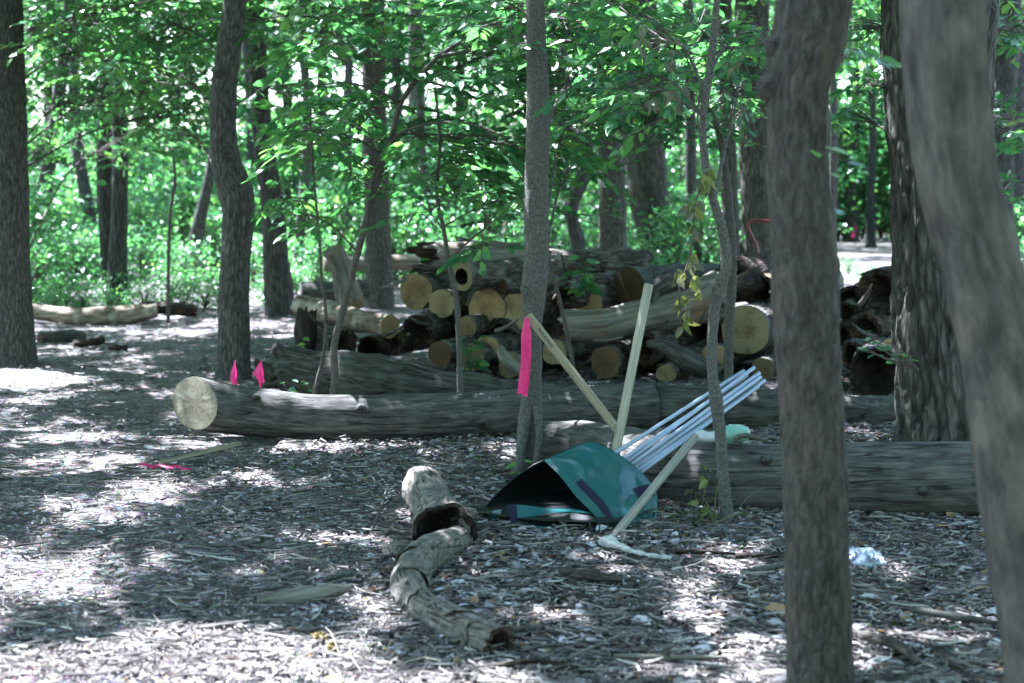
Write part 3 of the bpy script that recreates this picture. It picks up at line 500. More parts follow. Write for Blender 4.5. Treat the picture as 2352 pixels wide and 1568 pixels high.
# the long log with the round cut end, and the log butted to it
log('long_log', 'long weathered grey log across the picture, round cut face at its left end', A((447, 926, 11.15), (520, 938, 11.16), (700, 957, 11.2), (950, 957, 11.27), (1200, 948, 11.4), (1400, 938, 11.6), (1494, 936, 11.7)), [m(59, 11.3), m(58, 11.3), m(53, 11.3), m(54, 11.3), m(55, 11.4), m(55, 11.6), m(56, 11.7)], M['log_grey'], 'cut', 'plain', 'cut_grey', seg=72, step=.03, lump=.018, furrow=.004, ff=9, seed=61, shear=(-1.0, 0))
log('mossy_log', 'dark mossy log behind the rods, continuing the long log to the right', A((1499, 938, 11.75), (1650, 943, 11.8), (1850, 948, 11.9), (2000, 953, 12), (2150, 958, 12.1)), [m(55, 11.8), m(55, 11.8), m(52, 11.9), m(46, 12), m(44, 12)], M['log_dark'], 'plain', 'plain', seg=56, step=.035, lump=.03, furrow=.006, ff=8, seed=62)
log('front_log', 'thick grey log in front, running from behind the slim middle tree to the right edge', A((1236, 1024, 9.95), (1330, 1030, 9.75), (1430, 1052, 9.35), (1560, 1092, 8.8), (1700, 1102, 8.55), (1950, 1104, 8.4), (2240, 1103, 8.3), (2480, 1102, 8.3)), [m(62, 9.9), m(66, 9.7), m(76, 9.3), m(90, 8.8), m(89, 8.5), m(90, 8.35), m(93, 8.3), m(92, 8.3)], M['log_grey'], 'round', 'plain', seg=80, step=.03, lump=.02, furrow=.005, ff=8, seed=63)
log('tapered_log', 'dark log behind the long log with a knobbly torn root end at the left', A((612, 862, 13.3), (650, 850, 13.3), (720, 862, 13.25), (800, 868, 13.2), (950, 890, 13.1), (1150, 910, 13), (1330, 925, 12.95)), [m(34, 13.3), m(52, 13.3), m(56, 13.2), m(64, 13.2), m(54, 13.1), m(42, 13), m(36, 13)], M['log_dark'], 'ragged', 'plain', seg=56, step=.035, lump=.06, furrow=.006, ff=8, seed=64, rag=.9)
b = MB(); add_tube(b, A((650, 840, 13.25), (640, 808, 13.2), (634, 795, 13.15)), [.09, .06, .035], seg=18, step=.02, lump=.12, seed=641); ROOTED = [o for o in C.objects if o.name == 'tapered_log'][0]; b.build('root_knob', M['log_dark'], ROOTED); b = MB()
add_tube(b, A((620, 860, 13.2), (596, 838, 13.1), (588, 825, 13.05)), [.07, .04, .015], seg=14, step=.02, lump=.12, seed=642)
b.build('root_knob', M['log_dark'], ROOTED)
for nm, (kx, ky, kY), kr in (('front_log', (1760, 1060, 8.42), 20), ('front_log', (2120, 1130, 8.2), 16), ('long_log', (830, 940, 11.1), 13), ('long_log', (1110, 972, 11.15), 11), ('long_log', (590, 915, 11.05), 10)):
    pr_ = [o for o in C.objects if o.name == nm][0]; b = MB(); c0 = at(kx, ky, kY + .06); c1 = at(kx - 2, ky - 2, kY - .06)
    add_tube(b, [c0, (c0 + c1) / 2, c1 + [0, -.03, .01], c1 + [0, -.045, .012]], [m(kr * 1.3, kY), m(kr, kY), m(kr * .55, kY), m(kr * .25, kY)], seg=20, step=.012, lump=.12, seed=kx); b.build('knot', M['log_dark'], pr_)
# far left
log('fallen_log', 'sunlit fallen log with peeling bark on the far left ground', A((70, 714, 22.6), (130, 722, 22.6), (220, 728, 22.5), (300, 722, 22.5), (360, 712, 22.6)), [m(17, 22.6), m(19, 22.6), m(22, 22.6), m(22, 22.6), m(16, 22.6)], M['log_peel'], 'ragged', 'plain', seg=32, lump=.05, seed=65)
log('fallen_log', 'red-brown broken log end touching the right of the sunlit fallen log', A((330, 703, 22.9), (390, 708, 22.9), (452, 714, 22.9)), [m(12, 22.9), m(15, 22.9), m(13, 22.9)], M['rot'], 'plain', 'ragged', seg=24, lump=.07, seed=66)
for i, (lb, p, r_) in enumerate([('dark stubby log chunk lying beside the foot of the left edge tree', ((92, 778, 19.2), (150, 776, 19.4), (186, 772, 19.6)), 17), ('small dark wood chunk right of the stubby log chunk on the left', ((170, 790, 18.4), (205, 786, 18.5), (238, 780, 18.6)), 9), ('small black wood lump alone on the sunlit ground at the left', ((252, 797, 18.0), (275, 799, 18.0), (292, 801, 18.0)), 8)]):
    log('wood_chunk', lb, A(*p), [m(r_, 19)], M['rot'] if i else M['log_dark'], 'cut' if i == 0 else 'plain', 'plain', 'cut_red', seg=20, step=.03, lump=.13, seed=70 + i, cat='wood chunk')

# the wood pile
def pile(label, cx, cy, r, Y, d=(.38, .92, 0), L=1.9, mat='log_bark', face='cut_tan', e0='cut', name='stacked_log', seed=1, lump=.055, rag=.5, taper=1.0, sq=1.0, black=False):
    p0 = at(cx, cy, Y); d = nrm(np.array(d, float)); R = m(r, Y)
    p0[2] = max(p0[2], R * .9)
    pts = [p0, p0 + d * L * .5 + [0, 0, .01], p0 + d * L]
    return log(name, label, pts, [R, R * (1 + taper) / 2, R * taper], M[mat], e0, 'plain', face, seg=40, step=.05, lump=lump, furrow=.008, ff=12, seed=seed, rag=rag, squash=sq, rotmat='hollow' if black else 'rot')
pile('big tan cut log end at the upper left corner of the pile', 955, 668, 42, 15.8, seed=81)
pile('round pale cut log end under the hollow log', 1014, 697, 34, 15.6, face='cut_olive', seed=82)
pile('hollow log with a dark hole in its cut ring, on top of the pile', 1060, 636, 33, 15.2, d=(.62, .78, .03), L=2.6, face='cut_olive', e0='hollow', seed=83, mat='log_bark', taper=1.15)
pile('wide cut log end with a dark stain, middle of the pile', 1118, 708, 47, 15.6, face='cut_tan', seed=84, lump=.05)
pile('small reddish cut branch end resting on the stained wide log', 1155, 658, 19, 15.3, d=(.8, .6, .02), L=1.2, face='cut_red', seed=85)
pile('pale cut log end half hidden by the slim middle tree', 1192, 712, 45, 15.5, face='cut_olive', seed=86)
pile('rotten splintered log lying on top of the pile at its left', 968, 592, 36, 15.9, d=(.97, .25, -.02), L=1.15, mat='log_pale', e0='ragged', seed=87, lump=.1, rag=1.6)
pile('hollow rotted log end below the upper left corner of the pile', 958, 758, 40, 15.4, d=(.3, .95, 0), mat='log_bark', e0='ragged', seed=88, lump=.1, rag=.8)
pile('dark red rotten log stub beside the hollow rotted end', 902, 790, 27, 15.2, d=(.3, .95, 0), L=1.0, mat='rot', e0='ragged', seed=89, lump=.1)
pile('dark log end low in the pile under the cut faces', 1150, 776, 44, 15.5, mat='log_bark', e0='ragged', seed=90, lump=.09)
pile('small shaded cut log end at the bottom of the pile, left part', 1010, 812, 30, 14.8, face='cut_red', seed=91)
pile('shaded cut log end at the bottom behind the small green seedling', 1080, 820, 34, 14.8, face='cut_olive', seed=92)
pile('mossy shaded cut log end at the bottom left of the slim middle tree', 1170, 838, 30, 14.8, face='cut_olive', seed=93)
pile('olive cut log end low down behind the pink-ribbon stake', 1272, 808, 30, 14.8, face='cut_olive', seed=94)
pile('dark gnarled log end at the right of the slim middle tree', 1290, 672, 36, 15.7, mat='log_bark', e0='ragged', seed=95, lump=.12, d=(.7, .7, 0))
pile('bark-covered log behind the slim middle tree on top of the pile', 1262, 604, 30, 16.2, d=(.95, .3, 0), L=1.0, mat='log_bark', e0='ragged', seed=96, lump=.08)
pile('big rust-brown cut log end behind the tall pale pole', 1446, 660, 50, 15.9, d=(.75, .65, 0), L=1.7, face='cut_red', mat='log_grey', seed=97)
log('stacked_log', 'pale barkless log with a rotted underside sweeping up to the right, front of the pile', A((1292, 748, 15.0), (1380, 748, 15.0), (1480, 728, 15.05), (1560, 708, 15.1), (1650, 680, 15.3)), [m(38, 15), m(40, 15), m(42, 15), m(48, 15), m(58, 15)], M['log_pale'], 'ragged', 'plain', seg=48, step=.04, lump=.05, seed=98, rag=.5)
log('curved_limb', 'curled grey limb stub looping above the pale barkless log', A((1500, 700, 15.0), (1504, 668, 15.0), (1528, 648, 15.0), (1562, 646, 15.05), (1598, 660, 15.1)), [m(14, 15), m(17, 15), m(19, 15), m(18, 15), m(14, 15)], M['log_grey'], 'plain', 'plain', seg=24, step=.03, lump=.07, seed=99, cat='limb')
pile('large black rotted log with jagged mouth, above the big round cut end', 1668, 640, 52, 15.5, d=(.6, .8, .02), mat='rot', e0='ragged', seed=100, lump=.13, rag=1.3)
pile('rusty crumbling log end with sunlit back, left of the near brown trunk', 1742, 668, 42, 15.6, d=(.5, .85, 0), mat='log_pale', e0='ragged', seed=101, lump=.12, rag=.9)
pile('largest round olive cut log end, right part of the pile', 1710, 758, 57, 15.1, face='cut_olive', seed=102, lump=.035)
pile('small olive cut log end just behind the tips of the rods', 1752, 848, 28, 14.9, face='cut_olive', seed=103)
pile('dark log end in the bottom row under the pale barkless log', 1480, 800, 40, 14.8, e0='ragged', seed=104, lump=.08, mat='log_bark')
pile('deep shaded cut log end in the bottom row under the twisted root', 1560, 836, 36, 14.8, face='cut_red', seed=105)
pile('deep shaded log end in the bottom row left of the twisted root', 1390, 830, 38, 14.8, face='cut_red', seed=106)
pile('shaded round log behind the twisted root, beside the largest cut end', 1622, 770, 46, 15.7, mat='log_bark', e0='ragged', seed=107, lump=.08)
log('twisted_root', 'grey twisted branch slanting down in front of the dark gap of the pile', A((1486, 790, 14.6), (1520, 792, 14.55), (1560, 815, 14.5), (1600, 838, 14.45), (1650, 850, 14.5)), [m(8, 14.6), m(14, 14.6), m(20, 14.6), m(22, 14.6), m(16, 14.6)], M['log_grey'], 'plain', 'plain', seg=24, step=.03, lump=.1, seed=108, cat='branch')
log('broken_branch', 'short pale broken branch poking up left of the pink ribbon', A((1148, 798, 14.2), (1158, 818, 14.15), (1180, 842, 14.1), (1212, 866, 14.1)), [m(9, 14.2), m(13, 14.2), m(14, 14.2), m(12, 14.2)], M['log_pale'], 'ragged', 'plain', seg=20, step=.02, lump=.1, seed=109, cat='branch')
pile('pale cut log end wedged between the upper left corner and the stained wide log', 1068, 752, 26, 15.3, face='cut_tan', seed=301)
pile('round tan cut log end just left of the slim middle tree, low in the stack', 1118, 800, 28, 15.0, face='cut_tan', seed=302)
pile('tan cut log end right above the pale barkless log', 1352, 700, 34, 15.8, face='cut_tan', seed=303)
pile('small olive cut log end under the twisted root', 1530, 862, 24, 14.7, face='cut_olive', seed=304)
pile('tan cut log end half hidden by the straight sapling', 1640, 822, 32, 15.0, face='cut_tan', seed=305)
pile('bark-covered log bridging the top of the pile behind the rust-brown end', 1370, 640, 30, 16.3, d=(.9, .4, 0), L=1.4, mat='log_bark', e0='ragged', seed=306, lump=.08)
pile('brown log end filling the gap just right of the near brown trunk', 1938, 775, 34, 14.5, d=(.3, .95, 0), mat='rot', e0='ragged', seed=307, lump=.12)
pile('dark broken log end low in the gap right of the near brown trunk', 1945, 720, 30, 14.7, d=(.4, .9, 0), mat='log_bark', e0='ragged', seed=308, lump=.12)
# left shoulder of the pile
log('stacked_log', 'sunlit half-peeled log with a round cut end, left shoulder of the pile', A((896, 748, 15.0), (840, 740, 15.3), (770, 722, 15.8), (695, 706, 16.3)), [m(27, 15), m(26, 15.2), m(28, 15.8), m(30, 16.3)], M['log_peel'], 'cut', 'ragged', 'cut_tan', seg=40, step=.04, lump=.06, seed=110)
log('rotten_stump', 'charred black crumbling log end standing under the half-peeled log', A((700, 800, 15.2), (704, 760, 15.25), (706, 712, 15.3)), [m(27, 15.2), m(25, 15.2), m(22, 15.2)], M['hollow'], 'plain', 'ragged', seg=28, step=.025, lump=.14, seed=111, rag=.5, cat='stump')
log('stacked_log', 'grey log with torn end under the sunlit half-peeled log', A((788, 790, 15.1), (760, 782, 15.4), (715, 770, 15.9)), [m(36, 15.1), m(36, 15.4), m(34, 15.8)], M['log_grey'], 'ragged', 'plain', seg=32, step=.04, lump=.09, seed=112)
pile('dark shaded log in the gap below the sunlit half-peeled log', 845, 800, 30, 15.6, d=(.3, .95, 0), L=1.2, mat='log_dark', e0='ragged', seed=113, lump=.08)
log('upright_stub', 'pale sawn-off stub leaning up at the left behind the pile', A((812, 712, 19.2), (800, 670, 19.2), (786, 622, 19.2), (764, 573, 19.1)), [m(36, 19.2), m(30, 19.2), m(26, 19.2), m(25, 19.2)], M['log_pale'], 'plain', 'cut', 'cut_grey', seg=32, step=.04, lump=.08, seed=114, cat='stump')
log('background_log', 'grey log lying behind the half-peeled log, left of the straight grey trunk', A((692, 672, 20.5), (760, 668, 20.6), (840, 664, 20.8)), [m(24, 20.5)], M['log_grey'], 'plain', 'plain', seg=28, lump=.05, seed=115)
log('background_log', 'sunlit log in the background crossing behind the upright stub', A((745, 606, 27), (850, 604, 27.2), (960, 602, 27.5)), [m(18, 27)], M['log_pale'], 'plain', 'plain', seg=24, lump=.06, seed=116)
log('background_log', 'sunlit pale log in the background right of the slim middle tree', A((1240, 588, 21), (1300, 596, 21), (1370, 604, 21)), [m(14, 21)], M['log_pale'], 'ragged', 'plain', seg=24, lump=.08, seed=117)
log('background_log', 'grey log in the background behind the loop-shaped limb', A((1490, 640, 17.6), (1570, 640, 17.8), (1640, 650, 18)), [m(20, 17.8)], M['log_grey'], 'plain', 'plain', seg=24, lump=.05, seed=118)
log('huge_fallen_trunk', 'huge dark fallen trunk lying level far behind the middle of the pile', A((1035, 495, 40), (1150, 500, 40), (1300, 512, 41), (1450, 522, 42)), [m(48, 40), m(52, 40), m(50, 41), m(48, 42)], M['bark_dark'], 'ragged', 'plain', seg=40, step=.15, lump=.05, furrow=.03, ff=6, seed=119)
log('splintered_snag', 'splintered snag with orange torn wood in front of the huge fallen trunk', A((1172, 600, 36), (1176, 540, 36), (1180, 480, 36), (1192, 436, 36)), [m(16, 36), m(20, 36), m(18, 36), m(8, 36)], M['log_peel'], 'plain', 'ragged', seg=24, step=.08, lump=.12, seed=120, rag=1.5, cat='snag')
# right shoulder of the pile
pile('jagged rotten log with sunlit splinters left of the furrowed trunk', 2020, 668, 54, 14.6, d=(.5, .85, 0), mat='rot', e0='ragged', seed=121, lump=.13, rag=1.1)
pile('reddish rotten log peeking out right of the near brown trunk', 1950, 690, 34, 14.9, d=(.5, .85, 0), mat='log_peel', e0='ragged', seed=122, lump=.12)
pile('cracked brown log in the middle of the right shoulder of the pile', 1985, 755, 40, 14.4, d=(.5, .85, 0), mat='rot', e0='ragged', seed=123, lump=.12)
pile('hollow log with a big black arched mouth at the foot of the furrowed trunk', 2012, 868, 62, 13.7, d=(.25, .96, 0), mat='log_grey', face='cut_grey', e0='ragged', seed=124, lump=.1, rag=.5, black=True)
pile('orange-tinted log end touching the left side of the furrowed trunk', 2050, 806, 30, 14.0, d=(.3, .95, 0), face='cut_tan', seed=125)
pile('grey log under the leaves between near brown trunk and furrowed trunk', 1960, 815, 34, 14.2, d=(.3, .95, 0), mat='log_grey', e0='ragged', seed=126, lump=.1)

for k, (bx, by, Yb, ang, ln) in enumerate([(930, 640, 15.0, 200, 60), (985, 745, 14.9, 160, 45), (1085, 665, 15.0, 250, 40), (1140, 760, 14.8, 30, 60), (1245, 690, 14.8, 80, 55), (1310, 640, 15.2, 110, 60), (1420, 735, 14.7, 190, 60), (1470, 760, 14.6, 20, 70), (1545, 780, 14.6, 160, 50), (1600, 745, 14.7, 60, 50), (1660, 700, 14.7, 120, 45), (1930, 735, 13.8, 200, 50), (1975, 700, 13.9, 60, 55), (870, 770, 14.8, 20, 60), (745, 750, 14.8, 140, 50), (1360, 780, 14.7, 5, 70), (1220, 760, 14.7, 170, 50), (2010, 775, 13.6, 150, 60)]):
    a_ = math.radians(ang); b = MB(); p0 = at(bx, by, Yb + .25); p1 = at(bx + ln * .5 * math.cos(a_), by - ln * .5 * math.sin(a_) + 4, Yb + .05); p2 = at(bx + ln * math.cos(a_), by - ln * math.sin(a_), Yb - .15)
    add_tube(b, [p0, p1, p2], [.022, .017, .008], seg=10, step=.03, lump=.16, seed=400 + k); o = b.build('broken_branch', M['log_bark' if k % 3 else 'log_pale'], None, base=p0)
    tag(o, 'thin broken branch end sticking out between the stacked logs', 'branch', 'broken branch ends in the pile')
# ------------------------------------------------------------------ foreground gnarled logs
r = log('gnarled_log', 'knobbly hollow log lying on the leaves left of the teal bag', A((964, 1102, 8.45), (974, 1122, 8.3), (988, 1150, 8.12), (1002, 1176, 7.95), (1012, 1200, 7.75), (1018, 1224, 7.58)), [m(36, 8.45), m(50, 8.3), m(50, 8.15), m(52, 8), m(68, 7.75), m(74, 7.6)], M['limb'], 'round', 'ragged', seg=64, step=.018, lump=.06, furrow=.006, ff=20, seed=131, rag=.5, rotmat='hollow')
b = MB(); add_tube(b, A((1050, 1190, 7.75), (1074, 1180, 7.65), (1086, 1178, 7.6)), [.045, .035, .024], seg=18, step=.012, lump=.1, seed=132); b.build('knot', M['limb'], r); b = MB()
add_tube(b, A((1066, 1190, 7.65), (1076, 1225, 7.6), (1066, 1268, 7.55)), [.03, .024, .012], seg=16, step=.015, lump=.12, seed=133); b.build('knot', M['limb'], r)
r = log('crooked_branch', 'crooked grey limb with cracked bark curving out of the hollow log toward the front', A((1056, 1240, 7.65), (1022, 1256, 7.32), (986, 1270, 7.1), (956, 1300, 6.85), (938, 1340, 6.58), (944, 1372, 6.4), (976, 1398, 6.22), (1020, 1426, 6.05), (1066, 1452, 5.9), (1108, 1468, 5.8), (1150, 1480, 5.72)), [m(36, 7.6), m(40, 7.3), m(42, 7.2), m(44, 6.9), m(42, 6.6), m(43, 6.4), m(40, 6.3), m(42, 6.1), m(47, 5.9), m(47, 5.8), m(43, 5.7)], M['limb'], 'plain', 'ragged', seg=64, step=.014, lump=.035, furrow=.004, ff=24, seed=134, rag=.35)
b = MB(); t = add_tube(b, A((955, 1288, 6.95), (925, 1268, 6.95), (906, 1257, 6.92)), [.06, .036, .032], seg=20, step=.012, lump=.06, seed=135); b.build('stub', M['limb'], r)
# lifted rings of bark and cracks along the crooked branch
Q, l = spline(np.column_stack([A((986, 1270, 7.1), (956, 1300, 6.85), (938, 1340, 6.58), (944, 1372, 6.4), (976, 1398, 6.22), (1020, 1426, 6.05), (1066, 1452, 5.9), (1108, 1468, 5.8)), [m(42, 7.1), m(44, 6.9), m(42, 6.6), m(43, 6.4), m(40, 6.2), m(42, 6.1), m(47, 5.9), m(47, 5.8)]]), .01)
T_, N_, B_ = frames(Q[:, :3])
for k0, w, a0, a1 in ((14, 16, -.2, 1.5), (44, 14, 1.2, 3.1), (70, 20, .1, 1.3), (104, 22, .9, 2.7), (128, 16, -.1, 1.1)):
    b = MB(); up = np.array([0, 0, 1.0]); rows = []
    for j in range(w):
        i = min(k0 + j, len(Q) - 1); e = .25 * vnoise(np.array([[j * .35, k0, 0.0]]), 5)[0]; f_ = .25 * vnoise(np.array([[j * .3, k0 + 9, 0.0]]), 6)[0]
        th = np.linspace(a0 + e, a1 + f_, 22); n = nrm(up - T_[i] * (up @ T_[i])); s_ = np.cross(T_[i], n)
        lift = .001 + .006 * (np.abs(np.linspace(-1, 1, 22)) ** 3) + .004 * (j / w) ** 3
        rows.append(Q[i, :3] + (np.cos(th)[:, None] * s_ + np.sin(th)[:, None] * n) * (Q[i, 3] * 1.03 + lift)[:, None] + T_[i] * (.02 * vnoise(np.stack([th * 4, 0 * th + k0, 0 * th], -1), 3))[:, None])
    b.add(np.array(rows), grid_faces(w, 22, False), np.stack([np.cos(th)[None] * .06 + 0 * np.arange(w)[:, None], np.sin(th)[None] * .06 + 0 * np.arange(w)[:, None], np.arange(w)[:, None] * .01 + k0 * .01 + 0 * th[None]], -1))
    o = b.build('lifted_bark', M['limb'], r); md = o.modifiers.new('thick', 'SOLIDIFY'); md.thickness = .003
log('wood_slab', 'flat splintered slab of pale wood on the litter left of the crooked limb', A((592, 1380, 6.3), (660, 1374, 6.36), (740, 1362, 6.44), (806, 1350, 6.5)), [.014, .036, .034, .01], M['log_pale'], 'plain', 'plain', seg=24, step=.02, lump=.2, seed=136, cat='wood slab', squash=.5)
log('rotting_branch', 'dark rotting stick on the bright sunlit patch at the bottom left', A((366, 1488, 5.62), (420, 1494, 5.61), (470, 1508, 5.56), (540, 1524, 5.48), (560, 1530, 5.46)), [.016, .02, .012, .022, .01], M['rot'], 'plain', 'plain', seg=18, step=.015, lump=.2, seed=137, cat='stick')

# ------------------------------------------------------------------ stakes, ribbons, flags
def post(name, label, p0, p1, w, mat, sides=4, cat='stake', w2=None, extra_rot=.3):
    p0 = np.array(p0, float); p1 = np.array(p1, float); d = nrm(p1 - p0)
    r = thing(name, label, cat, p0); b = MB(); s = sides
    n = nrm(np.cross(d, [0, 1.0, .1])); q = np.cross(d, n); a = np.arange(s) / s * 2 * math.pi + extra_rot; rows = []; ks = []
    for k, (t, sc) in enumerate(((0, .9), (.004, 1), (.5, 1), (.996, 1), (1, .88))):
        R = (w * (1 - t) + (w2 or w) * t) * (1.414 if s == 4 else 1) * sc
        rows.append(p0 + (p1 - p0) * t + (np.cos(a)[:, None] * n + np.sin(a)[:, None] * q) * R); ks.append(np.stack([np.cos(a) * R, np.sin(a) * R, 0 * a + t * np.linalg.norm(p1 - p0)], -1))
    V = np.array(rows).reshape(-1, 3); K = np.array(ks).reshape(-1, 3); j = np.arange(s)
    b.add(V, [grid_faces(5, s), j[::-1][None], (j + 4 * s)[None]], K); b.build('shaft', mat, r, smooth=s > 6)
    return r, d, n
def writing(text, parent, pos, d, size, toward, name='writing'):
    cu = bpy.data.curves.new(name, 'FONT'); cu.body = text; cu.size = size; cu.align_x = 'CENTER'; cu.align_y = 'CENTER'; cu.extrude = .0004; cu.shear = .2
    t = bpy.data.objects.new('tmp', cu); C.collection.objects.link(t); bpy.context.view_layer.update()
    me = bpy.data.meshes.new_from_object(t.evaluated_get(bpy.context.evaluated_depsgraph_get())); bpy.data.objects.remove(t)
    me.name = name; me.materials.clear(); me.materials.append(M['ink'])
    z = nrm(np.array(toward, float) - d * (np.array(toward) @ d)); y = np.cross(z, d)
    o = bpy.data.objects.new(name, me); C.collection.objects.link(o); o.parent = parent
    from mathutils import Matrix
    mt = Matrix(((d[0], y[0], z[0], pos[0]), (d[1], y[1], z[1], pos[1]), (d[2], y[2], z[2], pos[2]), (0, 0, 0, 1)))
    o.matrix_local = Matrix.Translation(-Vector(parent['_b'])) @ mt
    return o
def ribbon(mb, pts, w, side, seed=0, tint=.3, wob=.004):
    Q, l = spline(pts, .015); n = len(l); side = np.asarray(side, float)
    ws = np.interp(np.linspace(0, 1, n), np.linspace(0, 1, len(w)), w); g = []
    for u in np.linspace(-1, 1, 7):
        off = wob * vnoise(np.stack([l * 9, 0 * l + u * 2.0, 0 * l], -1), seed)
        g.append(Q + side * (ws * u * .5)[:, None] + np.array([0, 1.0, .2]) * (off + .006 * u * u)[:, None])
    mb.add(np.stack(g, 1), grid_faces(n, 7, False), None, tint)
p_top = at(1213, 724, 9.42); p_bot = at(1452, 1030, 9.22)
r, d, n = post('marker_stake', 'square wooden stake leaning on the slim middle tree, handwriting along it', p_bot, p_top, m(8, 9.3), M['stake'], extra_rot=.55)
dd = -d; tw = np.array([-.25, -1.0, .35]); tw = nrm(tw - dd * (tw @ dd))
pos = p_top + dd * .16 + tw * m(10.6, 9.3); writing('Park G Pork', r, pos, dd, .026, tw)
b = MB(); ribbon(b, A((1211, 730, 9.37), (1209, 760, 9.36), (1208, 830, 9.36), (1203, 880, 9.36), (1200, 905, 9.36)), [m(10, 9.4), m(24, 9.4), m(23, 9.4), m(24, 9.4), m(24, 9.4)], (1, 0, 0), 3, wob=.008)
ribbon(b, A((1212, 730, 9.385), (1209, 800, 9.375), (1205, 880, 9.375), (1206, 910, 9.372)), [m(8, 9.4), m(17, 9.4), m(14, 9.4), m(12, 9.4)], (1, 0, 0), 5, tint=.8, wob=.008)
o = b.build('pink_ribbon', M['pink'], None, base=at(1211, 730, 9.4)); tag(o, 'long neon pink ribbon hanging from the top of the leaning stake', 'ribbon')
r, d, n = post('wooden_pole', 'tall pale round pole standing up out of the teal bag', at(1404, 1090, 8.5), at(1490, 653, 8.75), m(10.5, 8.8), M['pole_new'], sides=16, cat='pole')
writing('PLUS+', r, at(1413, 990, 8.52) + np.array([0, -.004, 0]), d, .026, (-.15, -1, 0))
r, d, n = post('wooden_pole', 'weathered round pole leaning against the front log, its foot in front of the teal bag', at(1405, 1238, 7.72), at(1597, 1002, 8.32), m(10.5, 7.9), M['pole'], sides=16, cat='pole', w2=m(10, 8.3))
r, d, n = post('fallen_stake', 'thin wooden stake lying flat on the ground left of the long log', ground(368, 1080) + [0, 0, .045], ground(552, 1046) + [0, 0, .075], .012, M['stake'])
b = MB(); g0 = ground(345, 1086)
for k, (dx, dy) in enumerate(((-.1, .03), (.0, -.01), (.1, -.04))):
    ribbon(b, [g0 + [dx, dy, .03], g0 + [dx + .04, dy + .01, .045], g0 + [dx + .09, dy - .01, .036], g0 + [dx + .14, dy - .02, .03]], [.016, .024, .02, .014], (.3, .8, .4), 7 + k, tint=.2 * k, wob=.01)
o = b.build('pink_ribbon', M['pink'], None, base=g0); tag(o, 'crumpled pink ribbon on the ground at the end of the flat-lying stake', 'ribbon')
def flag(label, pole, cloth, Y, w=.003):
    r = thing('marker_flag', label, 'flag', at(*pole[0], Y))
    b = MB(); add_tube(b, [at(*q, Y) for q in pole], [w] * len(pole), seg=6, step=.1, lump=0); b.build('wire', M['nail'], r)
    pts = [at(x, y, Y - .02 + .006 * k) for k, (x, y) in enumerate(cloth)]; b = MB(); cen = np.mean(pts, 0); n = len(pts)
    ring = np.array(pts); V, F, K, _ = disk(ring, ring * 0, 5); V = V + np.array([0, 1, 0]) * (.012 * vnoise(V * 30, 4))[:, None]
    b.add(V, F, None, .4); b.build('flag_cloth', M['pink'], r)
flag('left one of the two small pink flags behind the cut end of the long log', [(543, 990), (541, 826)], [(540, 827), (543, 850), (545, 880), (544, 899), (538, 893), (528, 868), (532, 850)], 11.9)
flag('right one of the two small pink flags behind the cut end of the long log', [(601, 990), (601, 826)], [(600, 827), (605, 850), (607, 878), (602, 880), (597, 892), (592, 870), (580, 858), (590, 842)], 12.1)
flag('tiny far-off pink flag on an orange stick beyond the clearing at the right', [(1964, 562), (1963, 514)], [(1966, 516), (1966, 532), (1962, 545), (1956, 546), (1957, 536), (1962, 528)], 70, w=.02)

# ------------------------------------------------------------------ teal bag, rods
def bagp(X, Y, d): return at(1033 + X * .251, 915 + Y * .251, d - .2 * max(0, d - 7.86) / .8)
rim = np.array([bagp(865, 570, 8.62), bagp(1000, 700, 8.5), bagp(1160, 900, 8.3), bagp(1350, 1090, 8.05), bagp(1485, 1240, 7.86)])
outer = np.array([bagp(960, 522, 8.66), bagp(1130, 450, 8.72), bagp(1290, 400, 8.74), bagp(1400, 440, 8.72), bagp(1560, 525, 8.66), bagp(1720, 650, 8.58), bagp(1820, 760, 8.5), bagp(1890, 860, 8.42), bagp(1895, 1000, 8.3), bagp(1862, 1175, 8.12), bagp(1700, 1218, 8.02)])
def res(P, n): Q, l = spline(P, 1e9, n); return Q
NU, NV = 46, 46
Rm_, Ot_ = res(rim, NU), res(outer, NU)
FOLDS = [(.05, .5, .55, .25, .02, .1), (.1, .85, .5, .45, -.022, .12), (.3, .95, .62, .5, .024, .1), (.5, .9, .72, .45, -.02, .07), (.6, .95, .9, .4, .026, .09), (.72, .98, .97, .55, -.022, .06), (.8, .35, .98, .85, .02, .07), (.66, .3, .9, .6, -.016, .06), (.55, .6, .95, .7, .014, .05), (.85, .2, .97, .5, .014, .05), (.2, .2, .4, .6, .012, .08)]
def panel(u, v, off=0.0):
    u = np.asarray(u, float); v = np.asarray(v, float); i = u * (NU - 1)
    a = np.stack([np.interp(i, np.arange(NU), Rm_[:, k]) for k in range(3)], -1); c = np.stack([np.interp(i, np.arange(NU), Ot_[:, k]) for k in range(3)], -1)
    p = a + (c - a) * v[..., None]; bul = np.sin(v * math.pi) * np.sin(np.clip(u, .02, 1) * math.pi) ** .7
    wr = fbm(np.stack([p[..., 0] * 4 + p[..., 2] * 3, p[..., 2] * 4 - p[..., 0] * 3, 0 * v], -1), 2, 77) * .03 * np.clip(v * 6, 0, 1)
    for (u0, v0, u1, v1, am, w) in FOLDS:
        d0 = np.array([u1 - u0, v1 - v0]); Ld = np.hypot(*d0); d0 = d0 / Ld; su = (u - u0) * d0[0] + (v - v0) * d0[1]; ds = (u - u0) * -d0[1] + (v - v0) * d0[0] + .03 * np.sin(su * 14 + u0 * 30)
        wr = wr + am * np.clip(1 - np.abs(ds) / w, 0, 1) * np.clip(np.minimum(su, Ld - su) / (.25 * Ld), 0, 1)
    return p + np.array([-.12, -1.0, .35]) * (bul * .025 + .9 * wr + off)[..., None]
